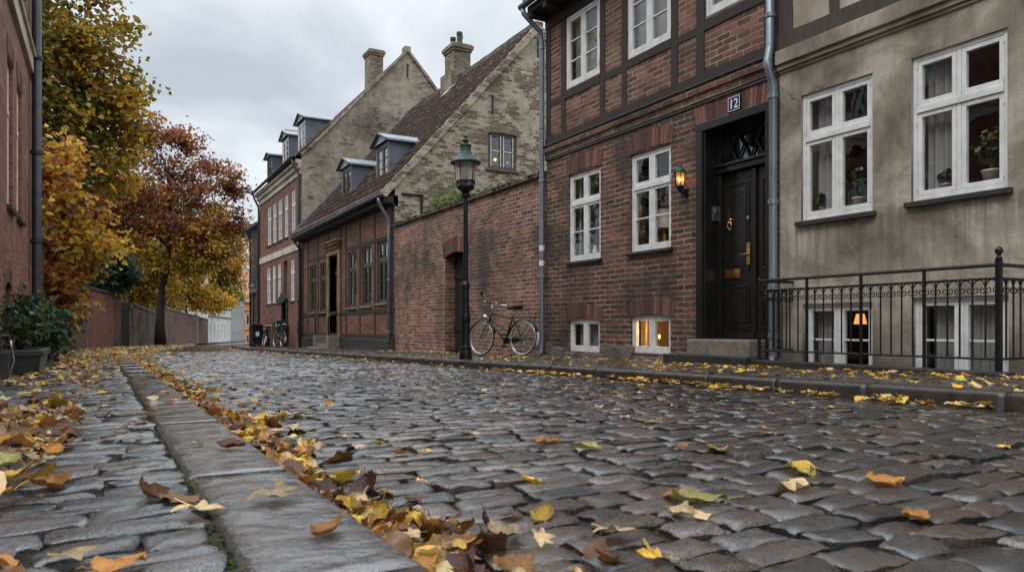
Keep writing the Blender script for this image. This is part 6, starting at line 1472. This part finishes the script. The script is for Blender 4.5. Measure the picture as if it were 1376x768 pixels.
scatter(1100, lambda y: g.uniform(WL(y) + .1, XL(y) - .2), lambda: 14 + 36 * g.random(), 'left', PW, .07, .13, .4, .02)
scatter(12, lambda y: XL(y) - .28 * g.random(), lambda: 1.8 + 9 * g.random(), 'kerb', PW, .05, .09, .3)
scatter(30, lambda y: g.uniform(.9, 4.7), lambda: 1.5 + 5 * g.random(), 'lane', [.25, .3, .22, .12, .05, .1], .05, .09, .16)
scatter(90, lambda y: g.uniform(.75, 4.7), lambda: 4 + 14 * g.random(), 'lane', [.25, .3, .22, .12, .05, .08], .05, .09, .16)
scatter(70, lambda y: XL(y) + .2 + abs(g.normal(0, .5)), lambda: 1.4 + 9 * g.random(), 'lane', PW, .05, .09, .4)
scatter(190, lambda y: XR(y) - abs(g.normal(0, .10)) - .02, lambda: 2.6 + 6.5 * g.random(), 'right gutter', [.4, .34, .18, .05, .01, .03], .06, .10, .4, .03)
scatter(150, lambda y: XR(y) - abs(g.normal(0, .13)) - .02, lambda: 8 + 28 * g.random(), 'right gutter', [.4, .34, .18, .05, .01, .03], .06, .10, .4, .02)
scatter(120, lambda y: g.uniform(5.1, 6.62), lambda: 2.5 + 5 * g.random(), 'right', [.45, .25, .14, .03, .0, .15], .06, .10, .3)
scatter(160, lambda y: g.uniform(5.1, 7.1), lambda: 6.6 + 8 * g.random(), 'right', [.4, .2, .1, .05, .0, .25], .05, .09, .3)
scatter(170, lambda y: 6.6 + .65 * g.random() ** .5, lambda: 7.5 + 13 * g.random(), 'right', [.4, .25, .15, .05, .0, .2], .05, .09, .35)
scatter(60, lambda y: 6.62 - abs(g.normal(0, .09)), lambda: 3 + 4 * g.random(), 'right', [.45, .3, .2, .03, .0, .05], .06, .1, .35)
scatter(60, lambda y: 3.3 + g.uniform(0, 3.9), lambda: 14 + 22 * g.random(), 'lane', PW, .05, .09, .3)
ZN = {'gutter': ('in the leaf drift along the left kerb', 'in the left gutter'), 'left': ('on the left pavement', 'on the left pavement'), 'kerb': ('on the wet left kerb stones', 'on the left kerb'), 'lane': ('on the cobbles of the lane', 'on the lane'),
      'right gutter': ('along the foot of the right kerb', 'along the right kerb'), 'right': ('on the right pavement', 'on the right pavement')}
def vis(c):
    u, v, d = proj(c[0], c[1], top_z(c[0], c[1]))
    if depth(c[0], c[1]) < .3 or not (-10 < u < 1386 and v < 775): return 0
    return c[4] / d
cand.sort(key=vis, reverse=True)
NI = 300 - len(heroes)
for (x, y, gi, c, sz, rot, dz, zone) in cand[:NI]:
    put_leaf(x, y, gi, c, sz, rot, dz, f'{CN[c]} fallen {SN[SHAPES[gi]]} leaf {ZN[zone][0]}', f'{CN[c]} {SN[SHAPES[gi]]} leaves {ZN[zone][1]}')
# the rest as one litter mesh
V_ = []; F3 = []; F4 = []; CC = []; b = 0
from mathutils import Euler
for (x, y, gi, c, sz, rot, dz, zone) in cand[NI:]:
    Vg, Fg = GEO[gi]; mt = Matrix.Translation((x, y, top_z(x, y) + dz)) @ Euler(rot).to_matrix().to_4x4() @ Matrix.Scale(sz, 4)
    A = np.array(mt); vv = np.array(Vg) @ A[:3, :3].T + A[:3, 3]
    V_.append(vv); k = np.clip(np.array(LEAFC[c]) * g.uniform(.75, 1.35) * (1 + g.normal(0, .06, 3)), .005, .9); CC.append(np.tile(k, (len(vv), 1)))
    for f in Fg: (F3 if len(f) == 3 else F4).append([b + q for q in f])
    b += len(vv)
lo = npmesh('leaf_litter', np.concatenate(V_), [np.array(F3), np.array(F4)], M['litter'], None, smooth=True, colattr=np.concatenate(CC))
tag(lo, 'scattered small yellow and brown fallen leaves farther along the lane and kerbs', 'leaf litter', kind='stuff')

# ------------------------------------------------------------------ light, sky, camera
w = bpy.data.worlds.new('World'); S.world = w; w.use_nodes = True
t = w.node_tree; nd = t.nodes; lk = t.links.new
bgn = nd['Background']
sky = nd.new('ShaderNodeTexSky'); sky.sky_type = 'NISHITA'; sky.sun_disc = False; sky.sun_elevation = rad(52); sky.sun_rotation = rad(250)
tc = nd.new('ShaderNodeTexCoord'); sep = nd.new('ShaderNodeSeparateXYZ'); lk(tc.outputs['Generated'], sep.inputs[0])
def mth(op, a, b=None, c=None, clamp=False):
    n_ = nd.new('ShaderNodeMath'); n_.operation = op; n_.use_clamp = clamp
    for i, v in enumerate((a, b, c)):
        if v is None: continue
        if isinstance(v, (int, float)): n_.inputs[i].default_value = v
        else: lk(v, n_.inputs[i])
    return n_.outputs[0]
zc = mth('MAXIMUM', sep.outputs[2], 0.)
k_ = mth('ADD', zc, .22)
comb = nd.new('ShaderNodeCombineXYZ'); lk(mth('DIVIDE', sep.outputs[0], k_), comb.inputs[0]); lk(mth('DIVIDE', sep.outputs[1], k_), comb.inputs[1]); comb.inputs[2].default_value = .3
nz = nd.new('ShaderNodeTexNoise'); lk(comb.outputs[0], nz.inputs['Vector']); nz.inputs['Scale'].default_value = 1.15; nz.inputs['Detail'].default_value = 7; nz.inputs['Roughness'].default_value = .5; nz.inputs['Distortion'].default_value = .35
rp = nd.new('ShaderNodeValToRGB'); lk(nz.outputs[0], rp.inputs[0]); e = rp.color_ramp.elements
e[0].position = .38; e[0].color = (3.7, 4.1, 4.55, 1); e[1].position = .64; e[1].color = (7.6, 7.85, 8.1, 1)
m_ = rp.color_ramp.elements.new(.5); m_.color = (5.5, 5.85, 6.25, 1)
gain = mth('MULTIPLY_ADD', mth('POWER', mth('SUBTRACT', zc, .42, None, True), .8), 2.7, 1.0)     # overcast sky: brighter overhead than at the horizon
vm = nd.new('ShaderNodeVectorMath'); vm.operation = 'SCALE'; lk(rp.outputs[0], vm.inputs[0]); lk(gain, vm.inputs['Scale'])
mx = nd.new('ShaderNodeMix'); mx.data_type = 'RGBA'; mx.inputs[0].default_value = .94; lk(sky.outputs[0], mx.inputs[6]); lk(vm.outputs[0], mx.inputs[7])
lk(mx.outputs[2], bgn.inputs[0]); bgn.inputs[1].default_value = .1
sl_ = bpy.data.lights.new('sun', 'SUN'); sl_.energy = .9; sl_.angle = rad(30); sl_.color = (1., .97, .93)
so_ = bpy.data.objects.new('sun', sl_); col.objects.link(so_); so_.rotation_euler = (rad(38), 0, rad(-70))
cd = bpy.data.cameras.new('camera'); cam = bpy.data.objects.new('camera', cd); col.objects.link(cam); S.camera = cam
cam.location = (0, 0, CAMZ); cam.rotation_euler = (rad(90), 0, -YAW)
cd.sensor_width = 36; cd.lens = 36 * F_ / 1376.; cd.shift_y = (VH - 384) / 1376.; cd.clip_start = .05; cd.clip_end = 2000
cd.dof.use_dof = True; cd.dof.focus_distance = 9.; cd.dof.aperture_fstop = 9.
S.view_settings.view_transform = 'Standard'; S.view_settings.look = 'None'; S.view_settings.exposure = .62; S.view_settings.gamma = 1.
S.cycles.max_bounces = 8; S.cycles.transparent_max_bounces = 12
